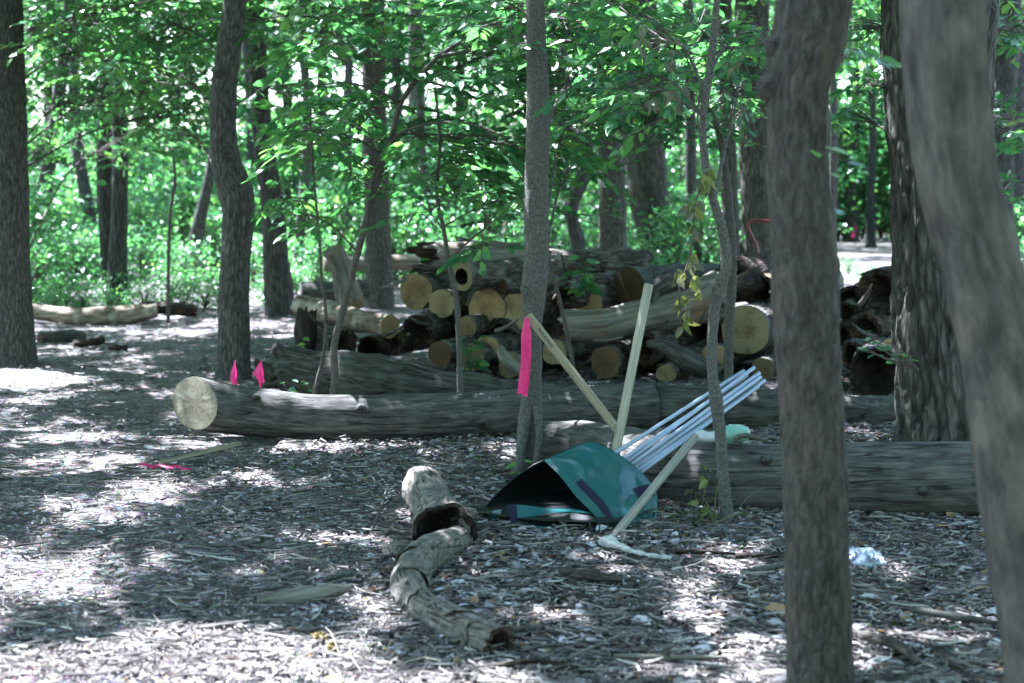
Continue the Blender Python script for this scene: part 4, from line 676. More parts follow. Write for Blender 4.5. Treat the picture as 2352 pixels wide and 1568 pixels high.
bag = thing('tarp_bag', 'open teal tarp bag with dark straps lying on its side', 'bag', ground(1320, 1220))
U, Vv = np.meshgrid(np.linspace(0, 1, 90), np.linspace(0, 1, 80), indexing='ij')
b = MB(); b.add(panel(U, Vv), grid_faces(90, 80, False)); o = b.build('front_panel', M['tarp'], bag); md = o.modifiers.new('cloth', 'SOLIDIFY'); md.thickness = .003
def strap(u0, u1, v0, v1, u0b=None, u1b=None):
    a, c = np.meshgrid(np.linspace(0, 1, 30), np.linspace(0, 1, 12), indexing='ij')
    b = MB(); uu = (u0 + (u1 - u0) * a); b.add(panel(uu, v0 + (v1 - v0) * c + .0 * a, .006), grid_faces(30, 12, False)); b.build('strap', M['strap'], bag)
strap(.34, .80, .13, .25); strap(.575, .66, .72, .97)
b = MB(); b.add(panel(U * 1.0, Vv * .035, .005), grid_faces(90, 80, False)); b.build('hem', M['tarp'], bag)
# back sheet (black inside) from the ridge down to the ground behind, and the floor
ridge = res(np.array([bagp(268, 1062, 8.3), bagp(330, 990, 8.36), bagp(450, 860, 8.46), bagp(600, 725, 8.55), bagp(780, 605, 8.62), bagp(865, 568, 8.64), bagp(960, 520, 8.68), bagp(1130, 448, 8.74), bagp(1290, 398, 8.76), bagp(1560, 523, 8.69), bagp(1820, 758, 8.53), bagp(1895, 1000, 8.33), bagp(1865, 1178, 8.16)]), 70)
foot = res(np.array([bagp(262, 1110, 8.36), ground(1130, 1180), ground(1200, 1160), ground(1300, 1150), ground(1400, 1150), ground(1480, 1165), ground(1505, 1195)]), 70); foot[:, 2] = .04
t = np.linspace(0, 1, 20)[None, :, None]; S = ridge[:, None] * (1 - t) + foot[:, None] * t; S = S + np.array([0, 1.0, 0]) * (np.sin(t * math.pi) * .06 + .02 * fbm(S * 9, 2, 80)[..., None])
b = MB(); b.add(S, grid_faces(70, 20, False)); o = b.build('back_panel', M['tarp_black'], bag); md = o.modifiers.new('cloth', 'SOLIDIFY'); md.thickness = .003
b = MB(); Q = ridge.copy(); Q[:, 1] += .004; t2 = np.linspace(0, .04, 3)[None, :, None]; S2 = (ridge + np.array([0, -.004, .003]))[:38, None] * (1 - t2) + foot[:38, None] * t2
b.add(S2, grid_faces(38, 3, False)); b.build('hem', M['tarp'], bag)
front = res(np.array([bagp(268, 1085, 8.22), bagp(430, 1165, 8.1), bagp(560, 1150, 8.06), bagp(700, 1195, 7.98), bagp(1000, 1222, 7.9), bagp(1250, 1238, 7.87), bagp(1500, 1243, 7.86)]), 70)
front[:, 2] = np.maximum(front[:, 2], .03)
S = front[:, None] * (1 - t) + foot[:, None] * t; S = S + np.array([0, 0, 1.0]) * (.012 + .012 * np.abs(fbm(S * 14, 2, 81)))[..., None]
b = MB(); b.add(S, grid_faces(70, 20, False)); b.build('floor_panel', M['tarp_black'], bag)
# turned-up flap along the mouth's lower edge
def patch(P, Qr, n1, n2, amp, seed):
    a, c = res(np.array(P), n1), res(np.array(Qr), n1); t = np.linspace(0, 1, n2)[None, :, None]; S = a[:, None] * (1 - t) + c[:, None] * t
    return S + np.array([0, -1.0, .2]) * (amp * fbm(S * 12, 2, seed))[..., None]
def part_patch(name, mat, P, Qr, n1=40, n2=10, amp=.012, seed=1):
    b = MB(); b.add(patch(P, Qr, n1, n2, amp, seed), grid_faces(n1, n2, False)); return b.build(name, mat, bag)
part_patch('flap', M['tarp'], [bagp(610, 970, 8.1), bagp(760, 985, 8.1), bagp(900, 1005, 8.1), bagp(1130, 1012, 8.08), bagp(1270, 1040, 8.0)], [bagp(620, 1090, 8.04), bagp(760, 1080, 8.04), bagp(900, 1050, 8.04), bagp(1130, 1040, 8.02), bagp(1280, 1050, 7.98)], seed=3)
part_patch('flap_strap', M['strap'], [bagp(520, 972, 8.1), bagp(610, 968, 8.1)], [bagp(560, 1140, 8.02), bagp(625, 1130, 8.02)], 8, 20, .004, 4)
part_patch('flap', M['tarp'], [bagp(330, 1050, 8.24), bagp(400, 1025, 8.2), bagp(480, 1012, 8.16)], [bagp(350, 1075, 8.2), bagp(420, 1135, 8.12), bagp(440, 1110, 8.1)], 20, 8, .006, 5)
part_patch('flap_strap', M['strap'], [bagp(270, 1075, 8.23), bagp(345, 1070, 8.19)], [bagp(355, 1150, 8.14), bagp(420, 1162, 8.08)], 8, 14, .003, 6)
part_patch('lower_edge', M['tarp'], [bagp(600, 1150, 8.0), bagp(800, 1165, 7.95), bagp(1100, 1195, 7.87), bagp(1400, 1228, 7.84)], [bagp(640, 1175, 7.97), bagp(800, 1196, 7.92), bagp(1100, 1222, 7.85), bagp(1400, 1244, 7.83)], 40, 6, .008, 8)
part_patch('lining', M['tarp_black'], [bagp(610, 1085, 8.05), bagp(800, 1075, 8.05), bagp(1100, 1045, 8.03), bagp(1300, 1080, 7.97)], [bagp(600, 1152, 8.01), bagp(800, 1167, 7.96), bagp(1100, 1197, 7.88), bagp(1390, 1226, 7.85)], 40, 6, .008, 9)
rods = [((1426, 1032), (1709, 851)), ((1452, 1052), (1733, 843)), ((1462, 1058), (1745, 856)), ((1470, 1066), (1748, 865)), ((1476, 1072), (1757, 873)), ((1444, 1046), (1716, 862)), ((1466, 1063), (1738, 873)), ((1481, 1078), (1742, 886))]
for i, (p, q) in enumerate(rods):
    p0, p1 = at(*p, 8.5 - .012 * (i % 3)), at(*q, 8.95 - .02 * (i % 4)); p0 = p0 - nrm(p1 - p0) * .22
    b = MB(); dv = nrm(p1 - p0); add_tube(b, [p0, (p0 + p1) / 2, p1], [m(4.4, 8.9)] * 3, seg=12, step=.3, lump=0)
    o = b.build('plastic_rod', M['rod'], None, base=p0)
    tag(o, 'blue-grey rod in the bundle sticking out of the teal bag over the front log' if i else 'lone blue-grey rod lying a little apart, left of the bundle in the teal bag', 'rod', 'bundle of blue-grey rods')
for i, (x, y0, y1) in enumerate(((1355, 1232, 1192), (1377, 1232, 1198), (1396, 1230, 1202), (1415, 1222, 1206))):
    b = MB(); add_tube(b, [ground(x, y0) + [0, 0, -.02], at(x, y1, ground(x, y0)[1])], [.0045, .003], seg=8, step=.03, lump=.05); o = b.build('metal_spike', M['nail'], None, base=ground(x, y0))
    tag(o, 'thin dark spike standing in the ground in front of the teal bag', 'spike', 'spikes in front of the teal bag')

# ------------------------------------------------------------------ small litter and tools
b = MB(); add_tube(b, A((1380, 1246, 7.4), (1396, 1244, 7.38), (1418, 1252, 7.34), (1442, 1262, 7.28), (1492, 1274, 7.2), (1542, 1282, 7.16)), [.016, .03, .02, .011, .009, .01], seg=20, step=.008, lump=.28, seed=141)
o = b.build('bleached_bone', M['bone'], None, base=ground(1460, 1290)); tag(o, 'bleached white bone-shaped piece on the litter before the teal bag', 'bone')
b = MB(); add_tube(b, A((1600, 1002, 8.5), (1612, 1001, 8.5), (1630, 1003, 8.48), (1652, 1001, 8.46)), [.022, .03, .026, .03], seg=20, step=.012, lump=.1, seed=142); o = b.build('plastic_bottle', M['white_pl'], None, base=at(1625, 1012, 8.5)); tag(o, 'crushed white plastic bottle on top of the front log left of the green one', 'bottle')
b = MB(); add_tube(b, A((1655, 1000, 8.52), (1664, 1000, 8.5), (1690, 996, 8.5), (1712, 1000, 8.5), (1720, 1005, 8.5)), [.02, .044, .048, .042, .016], seg=24, step=.012, lump=.1, seed=143); o = b.build('plastic_cup', M['green_pl'], None, base=at(1690, 1012, 8.5)); tag(o, 'pale green plastic container on top of the front log', 'container')
b = MB(); add_tube(b, A((1687, 1015, 8.4), (1694, 1004, 8.4), (1715, 999, 8.4), (1740, 1006, 8.4), (1760, 1012, 8.4)), [.011, .013, .013, .013, .011], seg=14, step=.015, lump=.08, seed=144); o = b.build('curved_stick', M['bark_fine'], None, base=at(1720, 1015, 8.4)); tag(o, 'short curved grey stick lying by the pale green container', 'stick')
def crumple(name, label, cat, cen, r, mat, seed, flat=.5):
    th = np.linspace(0, math.pi, 18); ph = np.linspace(0, 2 * math.pi, 28, endpoint=False); T, Pp = np.meshgrid(th, ph, indexing='ij')
    d = np.stack([np.sin(T) * np.cos(Pp), np.sin(T) * np.sin(Pp), np.cos(T) * flat], -1)
    k = np.abs(vnoise(d * 2.6, seed)); R = r * (.6 + .9 * k + .25 * vnoise(d * 6, seed + 1))
    b = MB(); b.add(cen + d * R[..., None] + [0, 0, r * flat * .5], grid_faces(18, 28)); o = b.build(name, M[mat], None, base=cen, smooth=False); return tag(o, label, cat)
crumple('crumpled_paper', 'crumpled white wrapper on the leaves between the two near trunks', 'litter', ground(1996, 1316) + [0, 0, .03], .062, 'paper', 151, .7)
crumple('crumpled_paper', 'torn bluish wrapper scrap touching the crumpled white wrapper', 'litter', ground(1964, 1300) + [0, 0, .03], .045, 'paper', 152, .7)
crumple('yellow_husk', 'ochre yellow husk at the bottom left of the crooked limb', 'husk', ground(735, 1488) + [0, 0, .02], .03, 'yellow', 153, .7)
crumple('yellow_husk', 'smaller ochre husk below the larger ochre one', 'husk', ground(765, 1506) + [0, 0, .02], .022, 'yellow', 154, .8)
crumple('pale_pebble', 'round pale greenish pebble at the bottom right of the centre', 'pebble', ground(1530, 1515) + [0, 0, .025], .016, 'bark_fine', 155, 1.0)
b = MB(); h0, h1 = at(1050, 548, 17.4), at(1212, 582, 17.0); add_tube(b, [h0, (h0 + h1) / 2, h1], [.027, .026, .022], seg=12, step=.1, lump=0)
hr = thing('tool_handle', 'black tool handle with an orange end lying across the top of the pile', 'tool handle', h0); b.build('shaft', M['black'], hr)
b = MB(); dv = nrm(h1 - h0); add_tube(b, [h1, h1 + dv * .08, h1 + dv * .3], [.024, .024, .022], seg=12, step=.05, lump=0); b.build('grip', M['orange'], hr)
hr = thing('hand_cart', 'red tubular cart handle showing above the pile beside the near brown trunk', 'hand cart', at(1760, 600, 20))
b = MB(); add_tube(b, A((1746, 640, 20), (1742, 590, 20), (1738, 565, 20), (1722, 530, 20), (1718, 515, 20), (1726, 507, 20), (1760, 507, 20), (1800, 508, 20), (1812, 520, 20), (1808, 600, 20), (1806, 640, 20)), [m(3.4, 20)] * 11, seg=12, step=.03, lump=0); b.build('frame', M['red'], hr)
b = MB(); add_tube(b, A((1742, 587, 20), (1775, 587, 20), (1808, 587, 20)), [m(3.6, 20)] * 3, seg=12, step=.1, lump=0); b.build('crossbar', M['red'], hr)
for i, (lb, p, r_, mt) in enumerate([
    ('long thin dark stick across the bright litter, lower left', ((420, 1275, 0), (560, 1272, 0), (650, 1276, 0)), .008, 'twig'),
    ('forked grey twig standing up left of the hollow log', ((852, 1228, 0), (868, 1205, .02), (888, 1170, .09)), .008, 'bark_fine'),
    ('curved grey branch on the litter, lower right of the teal bag', ((1700, 1330, 0), (1780, 1326, .01), (1860, 1312, .02)), .011, 'bark_fine'),
    ('thick brown bark strip right of the crooked limb', ((1290, 1335, 0), (1360, 1348, .01), (1430, 1352, 0)), .022, 'log_bark'),
    ('pale straight stick at the bottom, right of the crooked limb', ((1410, 1508, 0), (1560, 1515, .01), (1680, 1512, 0)), .009, 'log_pale'),
    ('long blond stem lying diagonally at the bottom centre', ((1230, 1540, 0), (1340, 1512, .02), (1440, 1470, .02)), .004, 'log_pale'),
    ('grey stick near the foot of the leaning right trunk', ((2090, 1420, .02), (2200, 1432, .01), (2300, 1440, 0)), .014, 'log_grey'),
    ('dark bark piece beside the near brown trunk, on its left', ((1690, 1296, 0), (1740, 1300, .005), (1790, 1298, 0)), .014, 'rot'),
    ('dark stick under the end of the bleached bone', ((1550, 1280, 0), (1620, 1286, .005), (1690, 1290, 0)), .01, 'rot'),
    ('broken bark slab at the bottom right between the near trunks', ((1980, 1470, .01), (2060, 1500, .015), (2110, 1535, 0)), .02, 'log_bark'),
    ('long grey stick along the bottom edge, centre', ((1130, 1535, 0), (1230, 1530, .01), (1330, 1538, 0)), .011, 'rot'),
    ('stubby grey stick left of the crooked limb', ((742, 1345, 0), (790, 1340, .005), (850, 1342, 0)), .013, 'bark_fine')]):
    pts = np.array([ground(a, c) + [0, 0, z + r_ * .8 + .022 + float(gz(*ground(a, c)[:2]))] for a, c, z in p]); b = MB()
    add_tube(b, pts, [r_ * .8, r_, r_ * .5], seg=12, step=.03, lump=.15, seed=160 + i); o = b.build('fallen_stick', M[mt], None, base=pts[0]); tag(o, lb, 'stick')

# ------------------------------------------------------------------ leafy things in front
def leafy(root, spec, path, name='foliage', mat='leaf', tmat='twig', dens=1.5):
    """spec: rows (px, py, Y, count of sprays, spread px, leaf size, spray length); every spray hangs on a branchlet that leaves the stem"""
    bl = MB(); S0, _ = spline(path, .05)
    for px, py, Y, n, spx, S, L in spec:
        bt = MB(); cen = at(px, py, Y); j = np.argmin(np.linalg.norm(S0 - cen + np.array([0, 0, .25 * np.linalg.norm(S0 - cen, axis=1).min()]), axis=1)); st = S0[j]; dd = cen - st
        hub = [st, st + dd * .5 + [0, 0, .05 * np.linalg.norm(dd)], cen]
        w = .004 + .0035 * min(np.linalg.norm(dd), 2); add_tube(bt, hub, [w, w * .8, w * .6], seg=6, step=.1, lump=.05, cap=(0, 0)); hubs, _ = spline(hub, .1)
        for k in range(max(2, int(n * dens))):
            c = at(px + rng.normal() * spx, py + rng.normal() * spx * .7, Y + rng.normal() * .4); h = hubs[rng.integers(len(hubs) // 2, len(hubs))]; v = c - h; a = math.atan2(v[1], v[0]) + rng.normal() * .7
            add_tube(bt, [h, (h + c) / 2 + rng.normal(size=3) * .02, c], [w * .55, .0035, .003], seg=4, step=.15, lump=0, cap=(0, 0))
            spray(bl, bt, c, (math.cos(a), math.sin(a) * .8, .1 + .2 * rng.normal()), L * (.7 + .6 * rng.random()), int(9 + rng.random() * 6), S)
        bt.build('branchlet', M[tmat], root)
    bl.build(name, M[mat], root, smooth=False)
def limbs(root, starts):
    for i, (pts, w) in enumerate(starts):
        b = MB(); P = A(*pts); add_tube(b, P, np.linspace(m(w / 2, pts[0][2]), m(w / 5, pts[0][2]), len(P)), seg=10, step=.05, lump=.06, seed=200 + i); b.build('branch', M['twig'], root)
limbs(s_B, [(((845, 512, 12.2), (852, 420, 12.15), (903, 322, 12.1), (940, 296, 12.0), (1023, 280, 11.9), (1110, 292, 11.8), (1190, 335, 11.7)), 9),
            (((884, 360, 12.2), (840, 330, 12.1), (760, 300, 12), (690, 300, 11.9)), 7), (((922, 235, 12.2), (880, 215, 12.1), (800, 190, 12), (700, 200, 11.9)), 7),
            (((960, 180, 12.2), (1040, 200, 12.1), (1120, 190, 12.0)), 7), (((1010, 128, 12.2), (1120, 110, 12), (1250, 95, 11.9), (1400, 98, 11.8)), 8),
            (((822, 580, 12.2), (775, 530, 12.2), (730, 500, 12.1), (690, 490, 12.0)), 5), (((1110, 292, 11.8), (1160, 350, 11.8), (1210, 430, 11.75)), 6)])
leafy(s_B, [(800, 270, 12.7, 18, 60, .14, .42), (960, 310, 12.7, 24, 90, .135, .47), (1110, 330, 12.3, 22, 70, .13, .42), (900, 130, 12.7, 22, 110, .14, .425), (1100, 140, 12.6, 22, 100, .14, .52), (790, 400, 12.5, 7, 50, .1, .35), (1120, 230, 12.6, 18, 75, .13, .425), (730, 110, 12.8, 7, 40, .14, .35), (720, 300, 12.4, 5, 30, .12, .3)], P_sB, dens=.95)
limbs(s_C, [(((1030, 599, 12.4), (1070, 560, 12.3), (1130, 510, 12.2), (1200, 450, 12.1)), 6), (((1020, 531, 12.4), (980, 480, 12.4), (930, 440, 12.4)), 4)])
leafy(s_C, [(1060, 430, 12.3, 12, 50, .1, .4), (970, 410, 12.4, 10, 50, .1, .4), (1110, 560, 12.2, 3, 22, .11, .28), (1150, 460, 12.3, 8, 40, .1, .35)], P_sC)
leafy(s_D, [(712, 330, 12.4, 5, 30, .105, .3), (680, 455, 12.4, 5, 20, .095, .25), (705, 500, 12.5, 4, 25, .09, .25)], P_sD)
leafy(s_A, [(1480, 170, 9.2, 9, 55, .085, .32), (1530, 90, 9.6, 12, 70, .09, .35), (1680, 110, 9.3, 10, 60, .085, .32), (1700, 250, 9.6, 5, 30, .07, .3), (1440, 190, 8.8, 4, 25, .075, .25)], P_sA)
leafy(s_A2, [(1500, 60, 13, 26, 90, .11, .5), (1620, 90, 13.4, 24, 90, .11, .5), (1480, 280, 13.4, 14, 70, .1, .45), (1700, 200, 13.2, 14, 55, .1, .4), (1560, 250, 13.4, 14, 70, .1, .45), (1330, 60, 13, 22, 60, .11, .5)], P_sA2)
leafy(t_mid, [(1300, 40, 10.4, 10, 60, .1, .4), (1160, 20, 10.2, 12, 60, .1, .4), (1330, 180, 12, 18, 55, .1, .45), (1310, 380, 14, 10, 40, .1, .4), (1320, 260, 15, 14, 45, .11, .4), (1180, 60, 12.5, 16, 60, .11, .45)], P_mid)
leafy(t_kink, [(400, 60, 16.2, 22, 55, .125, .45), (680, 50, 16.2, 22, 55, .125, .5), (690, 190, 16.5, 10, 40, .12, .45), (400, 180, 17, 18, 50, .125, .5), (760, 40, 15.8, 18, 60, .12, .5), (420, 290, 19, 10, 45, .12, .45)], P_kink)
leafy(t_left, [(130, 60, 17.5, 34, 80, .13, .6), (260, 110, 19, 40, 90, .13, .6), (180, 230, 20, 30, 80, .13, .6), (330, 210, 20, 26, 70, .13, .6), (100, 330, 21, 14, 50, .13, .5), (370, 40, 18, 30, 80, .13, .6), (260, 20, 16, 34, 100, .13, .6), (420, 260, 19, 20, 60, .13, .5), (250, 330, 23, 16, 70, .13, .5)], P_left)
leafy(t_furrow, [(1990, 60, 12, 14, 45, .1, .4), (1985, 190, 13, 10, 35, .1, .4), (2320, 260, 12, 14, 50, .1, .4), (2330, 60, 12.5, 14, 45, .1, .4), (2330, 420, 13, 10, 40, .1, .4), (1960, 260, 14, 8, 30, .1, .4)], P_furrow)
leafy(t_near, [(1935, 140, 6.8, 3, 14, .07, .2), (1745, 90, 7.6, 5, 30, .07, .25)], P_near)

def seedling(label, px, py, Y, stems, S, n=5, name='seedling', mat='leaf', cat='seedling'):
    b0 = at(px, py, Y); b0[2] = 0 if b0[2] < .25 else b0[2]
    r = thing(name, label, cat, b0); bl, bt = MB(), MB()
    for (x, y) in stems:
        tip = at(x, y, Y + rng.normal() * .03); mid = (b0 + tip) / 2 + rng.normal(size=3) * .015
        add_tube(bt, [b0, mid, tip], [.0035, .003, .002], seg=6, step=.05, lump=.03)
        for k in range(n):
            t = .45 + .55 * k / max(n - 1, 1); p = b0 + (tip - b0) * t; a = rng.random() * 6.28
            D = nrm(np.array([math.cos(a), math.sin(a), .1 - .3 * rng.random()])); N = nrm(np.array([0, -.35, 1.0]) + rng.normal(size=3) * .35)
            leaves(bl, [p], [D], [N], [S * (.7 + .5 * rng.random())], W=.3, full=True)
    bl.build('leaves', M[mat], r, smooth=False); bt.build('stem', M['twig'], r); return r
seedling('small bright green seedling in front of the shaded middle of the pile', 1085, 870, 14.6, [(1070, 775), (1085, 765), (1055, 790), (1100, 790), (1075, 800), (1110, 770)], .115, 5)
seedling('tiny green sprig beside the charred log end', 690, 850, 14.4, [(698, 775), (690, 790), (684, 812), (676, 815), (702, 790)], .075, 4)
seedling('low sunlit green sprig rising behind the long log near the pink flags', 700, 925, 12.6, [(650, 878), (672, 872), (690, 876), (710, 880), (718, 888)], .07, 3)
seedling('leafy green shoot growing up through the pile right of the slim middle tree', 1352, 680, 14.9, [(1330, 590), (1345, 600), (1318, 620), (1365, 632), (1300, 640), (1350, 650), (1372, 650), (1325, 660)], .15, 5)
seedling('few round green leaves at the foot of the slim middle tree', 1196, 1090, 9.35, [(1186, 1062), (1204, 1058), (1178, 1074)], .07, 2)
seedling('pale green sprig at mid height against the straight grey trunk behind the pile', 1420, 520, 17, [(1390, 460), (1405, 455), (1420, 462), (1432, 458), (1412, 470)], .09, 4, cat='sprig', name='leafy_sprig')
seedling('pale leafy sprig on the foot of the wide pale-ridged trunk', 1500, 600, 19, [(1480, 470), (1500, 455), (1465, 490), (1515, 490), (1490, 510), (1520, 540), (1475, 530)], .11, 5, cat='sprig', name='leafy_sprig')
seedling('blurred leafy twig in front of the furrowed trunk', 2110, 850, 7.2, [(1985, 760), (2000, 775), (1968, 800), (1990, 800), (2050, 797), (1975, 780)], .05, 3, cat='sprig', name='leafy_sprig')
seedling('blurred green twig at head height against the near brown trunk', 1915, 330, 4.9, [(1868, 345), (1945, 372), (1925, 480)], .068, 2, cat='sprig', name='leafy_sprig')
seedling('blurred green leaf hanging at the right edge of the picture', 2390, 260, 4.3, [(2310, 270), (2330, 300)], .1, 1, cat='sprig', name='leafy_sprig')
seedling('blurred pale leaves floating left of the near brown trunk', 1755, 330, 5.4, [(1660, 205), (1690, 262), (1690, 318), (1735, 325)], .05, 1, cat='sprig', name='leafy_sprig')
# withered vine with hanging leaves on the wavy sapling
r = thing('withered_vine', 'withered vine of yellow and grey leaves hanging beside the wavy sapling', 'vine', at(1625, 340, 8.0))
bl, bt = MB(), MB(); vp = [(1612, 180), (1602, 270), (1618, 350), (1625, 400), (1598, 460), (1592, 520), (1582, 600), (1560, 660), (1568, 740)]
add_tube(bt, [at(x, y, 7.98) for x, y in vp], [.004] * len(vp), seg=6, step=.05)
for (x, y, n, sp, S) in ((1550, 215, 12, 18, .06), (1505, 235, 7, 12, .055), (1480, 90, 9, 18, .06), (1540, 120, 9, 18, .06), (1620, 405, 14, 12, .085), (1590, 470, 9, 9, .08), (1592, 530, 6, 8, .08), (1590, 590, 9, 10, .085), (1560, 625, 6, 8, .09), (1568, 680, 7, 8, .085), (1575, 730, 8, 9, .08), (1600, 650, 6, 8, .08), (1690, 130, 8, 16, .07)):
    c = at(x + rng.normal(size=n) * sp * .7, y + rng.normal(size=n) * sp, 7.98 + rng.normal(size=n) * .04); D = nrm(rng.normal(size=(n, 3)) * .45 + np.array([0, 0, -1.0])); N = nrm(rng.normal(size=(n, 3)) + np.array([0, -1.0, 0]))
    leaves(bl, c, D, N, S * (.6 + .5 * rng.random(n)), W=.3, full=True, fold=.35, droop=.25, tint=np.clip(rng.random(n) * (1.0 if y > 350 else .4) + (0 if y > 350 else .6), 0, 1))
bl.build('dry_leaves', M['leaf_dry'], r, smooth=False); bt.build('stem', M['twig'], r)
# dry grass tufts
for lb, gx, gy, n, hgt in (('few blond dry grass stems left of the foot of the crooked limb', 850, 1508, 16, .14), ('dead weed stalks with brown leaves at the foot of the wavy sapling', 1622, 1200, 22, .3)):
    r = thing('dry_grass', lb, 'dry grass', ground(gx, gy)); b = MB()
    for k in range(n):
        p = ground(gx, gy) + np.append(rng.normal(size=2) * .06, 0); dv = nrm(np.append(rng.normal(size=2) * .8, .7)) * hgt * (.5 + rng.random())
        add_tube(b, [p, p + dv * .5 + [0, 0, .01], p + dv * 1.0 - [0, 0, hgt * .25]], [.0018, .0015, .0006], seg=4, step=.05, lump=0, tint=rng.random(), cap=(0, 0))
    if gx > 1500:
        n = 16; leaves(b, ground(gx, gy) + np.column_stack([rng.normal(size=n) * .06, rng.normal(size=n) * .05, .03 + rng.random(n) * .25]), *rand_leaf_dirs(n, 1.0), .06, W=.35, full=True, fold=.3, droop=.3)
    b.build('blades', M['grass_dry'] if gx < 1500 else M['leaf_dry'], r, smooth=False)

# ------------------------------------------------------------------ understory and far wood
def bush_mesh(h, w, n, S, seed, stemR=.03):
    g = np.random.default_rng(seed); nb = 26; cl = []
    for k in range(nb):
        z = h * (.12 + .88 * g.random() ** .8); rad = w * (.35 + .65 * math.sin(min(z / h, 1) * 2.6 + .3)) * math.sqrt(g.random()); a = g.random() * 6.28
        cl.append((rad * math.cos(a), rad * math.sin(a), z, .16 + .22 * g.random()))
    cl = np.array(cl); i = g.integers(0, nb, n); P = cl[i, :3] + g.normal(size=(n, 3)) * cl[i, 3:4] * np.array([1, 1, .5])
    P[:, 2] = np.abs(P[:, 2]); D, N = rand_leaf_dirs(n, .55, .35); bl = MB()
    leaves(bl, P, D, N, S * (.6 + .7 * g.random(n)), W=.3, tint=np.clip(g.random(nb)[i] * .6 + g.random(n) * .4, 0, 1))
    bt = MB()
    for k in range(nb): q = cl[k, :3]; add_tube(bt, [[0, 0, -.05], q * [.25, .25, .5], q], [stemR * (.5 + .5 * h / 4), stemR * .5, stemR * .2], seg=5, step=.4, lump=.04, cap=(0, 0), seed=k)
    return bl, bt
protos = []
for i, (h, w, n, S) in enumerate(((2.0, .9, 700, .17), (3.4, 1.2, 1150, .19), (4.6, 1.5, 1700, .2), (1.1, .8, 480, .14), (5.4, 1.8, 2100, .22))):
    bl, bt = bush_mesh(h, w, n, S, 300 + i); r = thing('understory_shrub', 'x', 'shrub', (0, 0, 0)); bl.build('foliage', M['leaf_far'], r, smooth=False); bt.build('stems', M['twig'], r); protos.append([r, False])
KIND = {0: ('knee to head high leafy shrub in the sunlit background undergrowth', 'leafy shrubs in the background'), 1: ('leafy young tree about twice head height in the background green', 'young leafy trees in the background'), 2: ('tall leafy understory tree filling the background with green', 'tall understory trees in the background'), 3: ('low bushy plant at the edge of the forest floor in the background', 'low plants along the back edge of the ground'), 4: ('very tall full-leaved understory tree far behind the pile', 'very tall understory trees in the background')}
def place(k, x, y, sc, rz):
    r, used = protos[k]
    if not used: r.location = (x, y, 0); r.rotation_euler = (0, 0, rz); r.scale = (sc,) * 3; protos[k][1] = True; o = r
    else: o = copy_tree(r, (x, y, 0), rz, sc)
    o['label'], o['group'] = KIND[k]
g = np.random.default_rng(5); n_bush = 0
def clear(x, y):
    px = CX + x / y * FPX
    if 1900 - 9000 / y < px < 2090 + 9000 / y and y < 76: return False
    if y < 30 and px > 620 and px < 1250: return False
    return True
for k, cnt, y0, y1, sc0 in ((3, 40, 25, 40, .8), (0, 40, 28, 50, .85), (1, 42, 34, 60, .85), (2, 44, 38, 66, .9), (4, 34, 44, 74, 1.0)):
    for j in range(cnt):
        for tr in range(20):
            y = y0 + (y1 - y0) * g.random() ** .8; px = -120 + 2600 * (j + g.random()) / cnt; x = (px - CX) / FPX * y
            if clear(x, y): break
        else: continue
        place(k, x, y, sc0 * (.8 + .5 * g.random()), g.random() * 6.28)
for j in range(16):
    y = 77 + 14 * g.random(); px = 1890 + 220 * (j + .5) / 16; place(4 if j % 2 else 2, (px - CX) / FPX * y, y, 1.1 + .5 * g.random(), g.random() * 6.28)
for px, y, sc in ((120, 23.9, .75), (190, 24.6, .9), (250, 24.2, .7), (330, 25, .95), (420, 24.8, .9), (470, 25.6, 1), (60, 25, .9), (500, 27, 1.1), (150, 26, 1.1), (290, 26.5, 1.1), (390, 27, 1.2), (680, 30, 1), (730, 31, 1.1), (610, 26, .9)): place(3, (px - CX) / FPX * y, y, sc * .42, g.random() * 6.28)
for j in range(4):
    y = 34 + 6 * g.random(); px = 1935 + 110 * (j + .5) / 4; place(3, (px - CX) / FPX * y, y, .2 + .1 * g.random(), g.random() * 6.28)
# the far wood closes the view
n = 145000; y = 62 + 45 * g.random(n); x = (g.random(n) * 2 - 1) * (.45 * y + 4); z = 17 * g.random(n)
keep = ((np.abs(x / y * FPX + CX - 1995) > 85) | (y > 74)) & (fbm(np.stack([x * .22, y * .22, z * .3], -1), 2, 91) > -.4); P = np.stack([x, y, z], -1)[keep]
nr_ = 100000; ar = math.radians(19) + math.radians(322) * g.random(nr_); rr = 17 + 16 * g.random(nr_); PR = np.stack([np.sin(ar) * rr, np.cos(ar) * rr, 13 * g.random(nr_) ** .9], -1)   # unseen ring of leaves round behind the viewer, added to block low sky light
PR = PR[(np.abs(PR[:, 0]) > .36 * PR[:, 1] + 3) & (fbm(PR * .3, 2, 94) > -.3)]; P = np.vstack([P, PR])
D, N = rand_leaf_dirs(len(P), .6); b = MB(); leaves(b, P, D, N, .3 * (.6 + .7 * g.random(len(P))), W=.32, tint=np.clip(.5 + .5 * fbm(P * .5, 2, 92) + .25 * g.normal(size=len(P)), 0, 1))
o = b.build('distant_foliage', M['leaf_far'], smooth=False); tag(o, 'far-off wood of sunlit green leaves closing the view', 'foliage', kind='stuff')
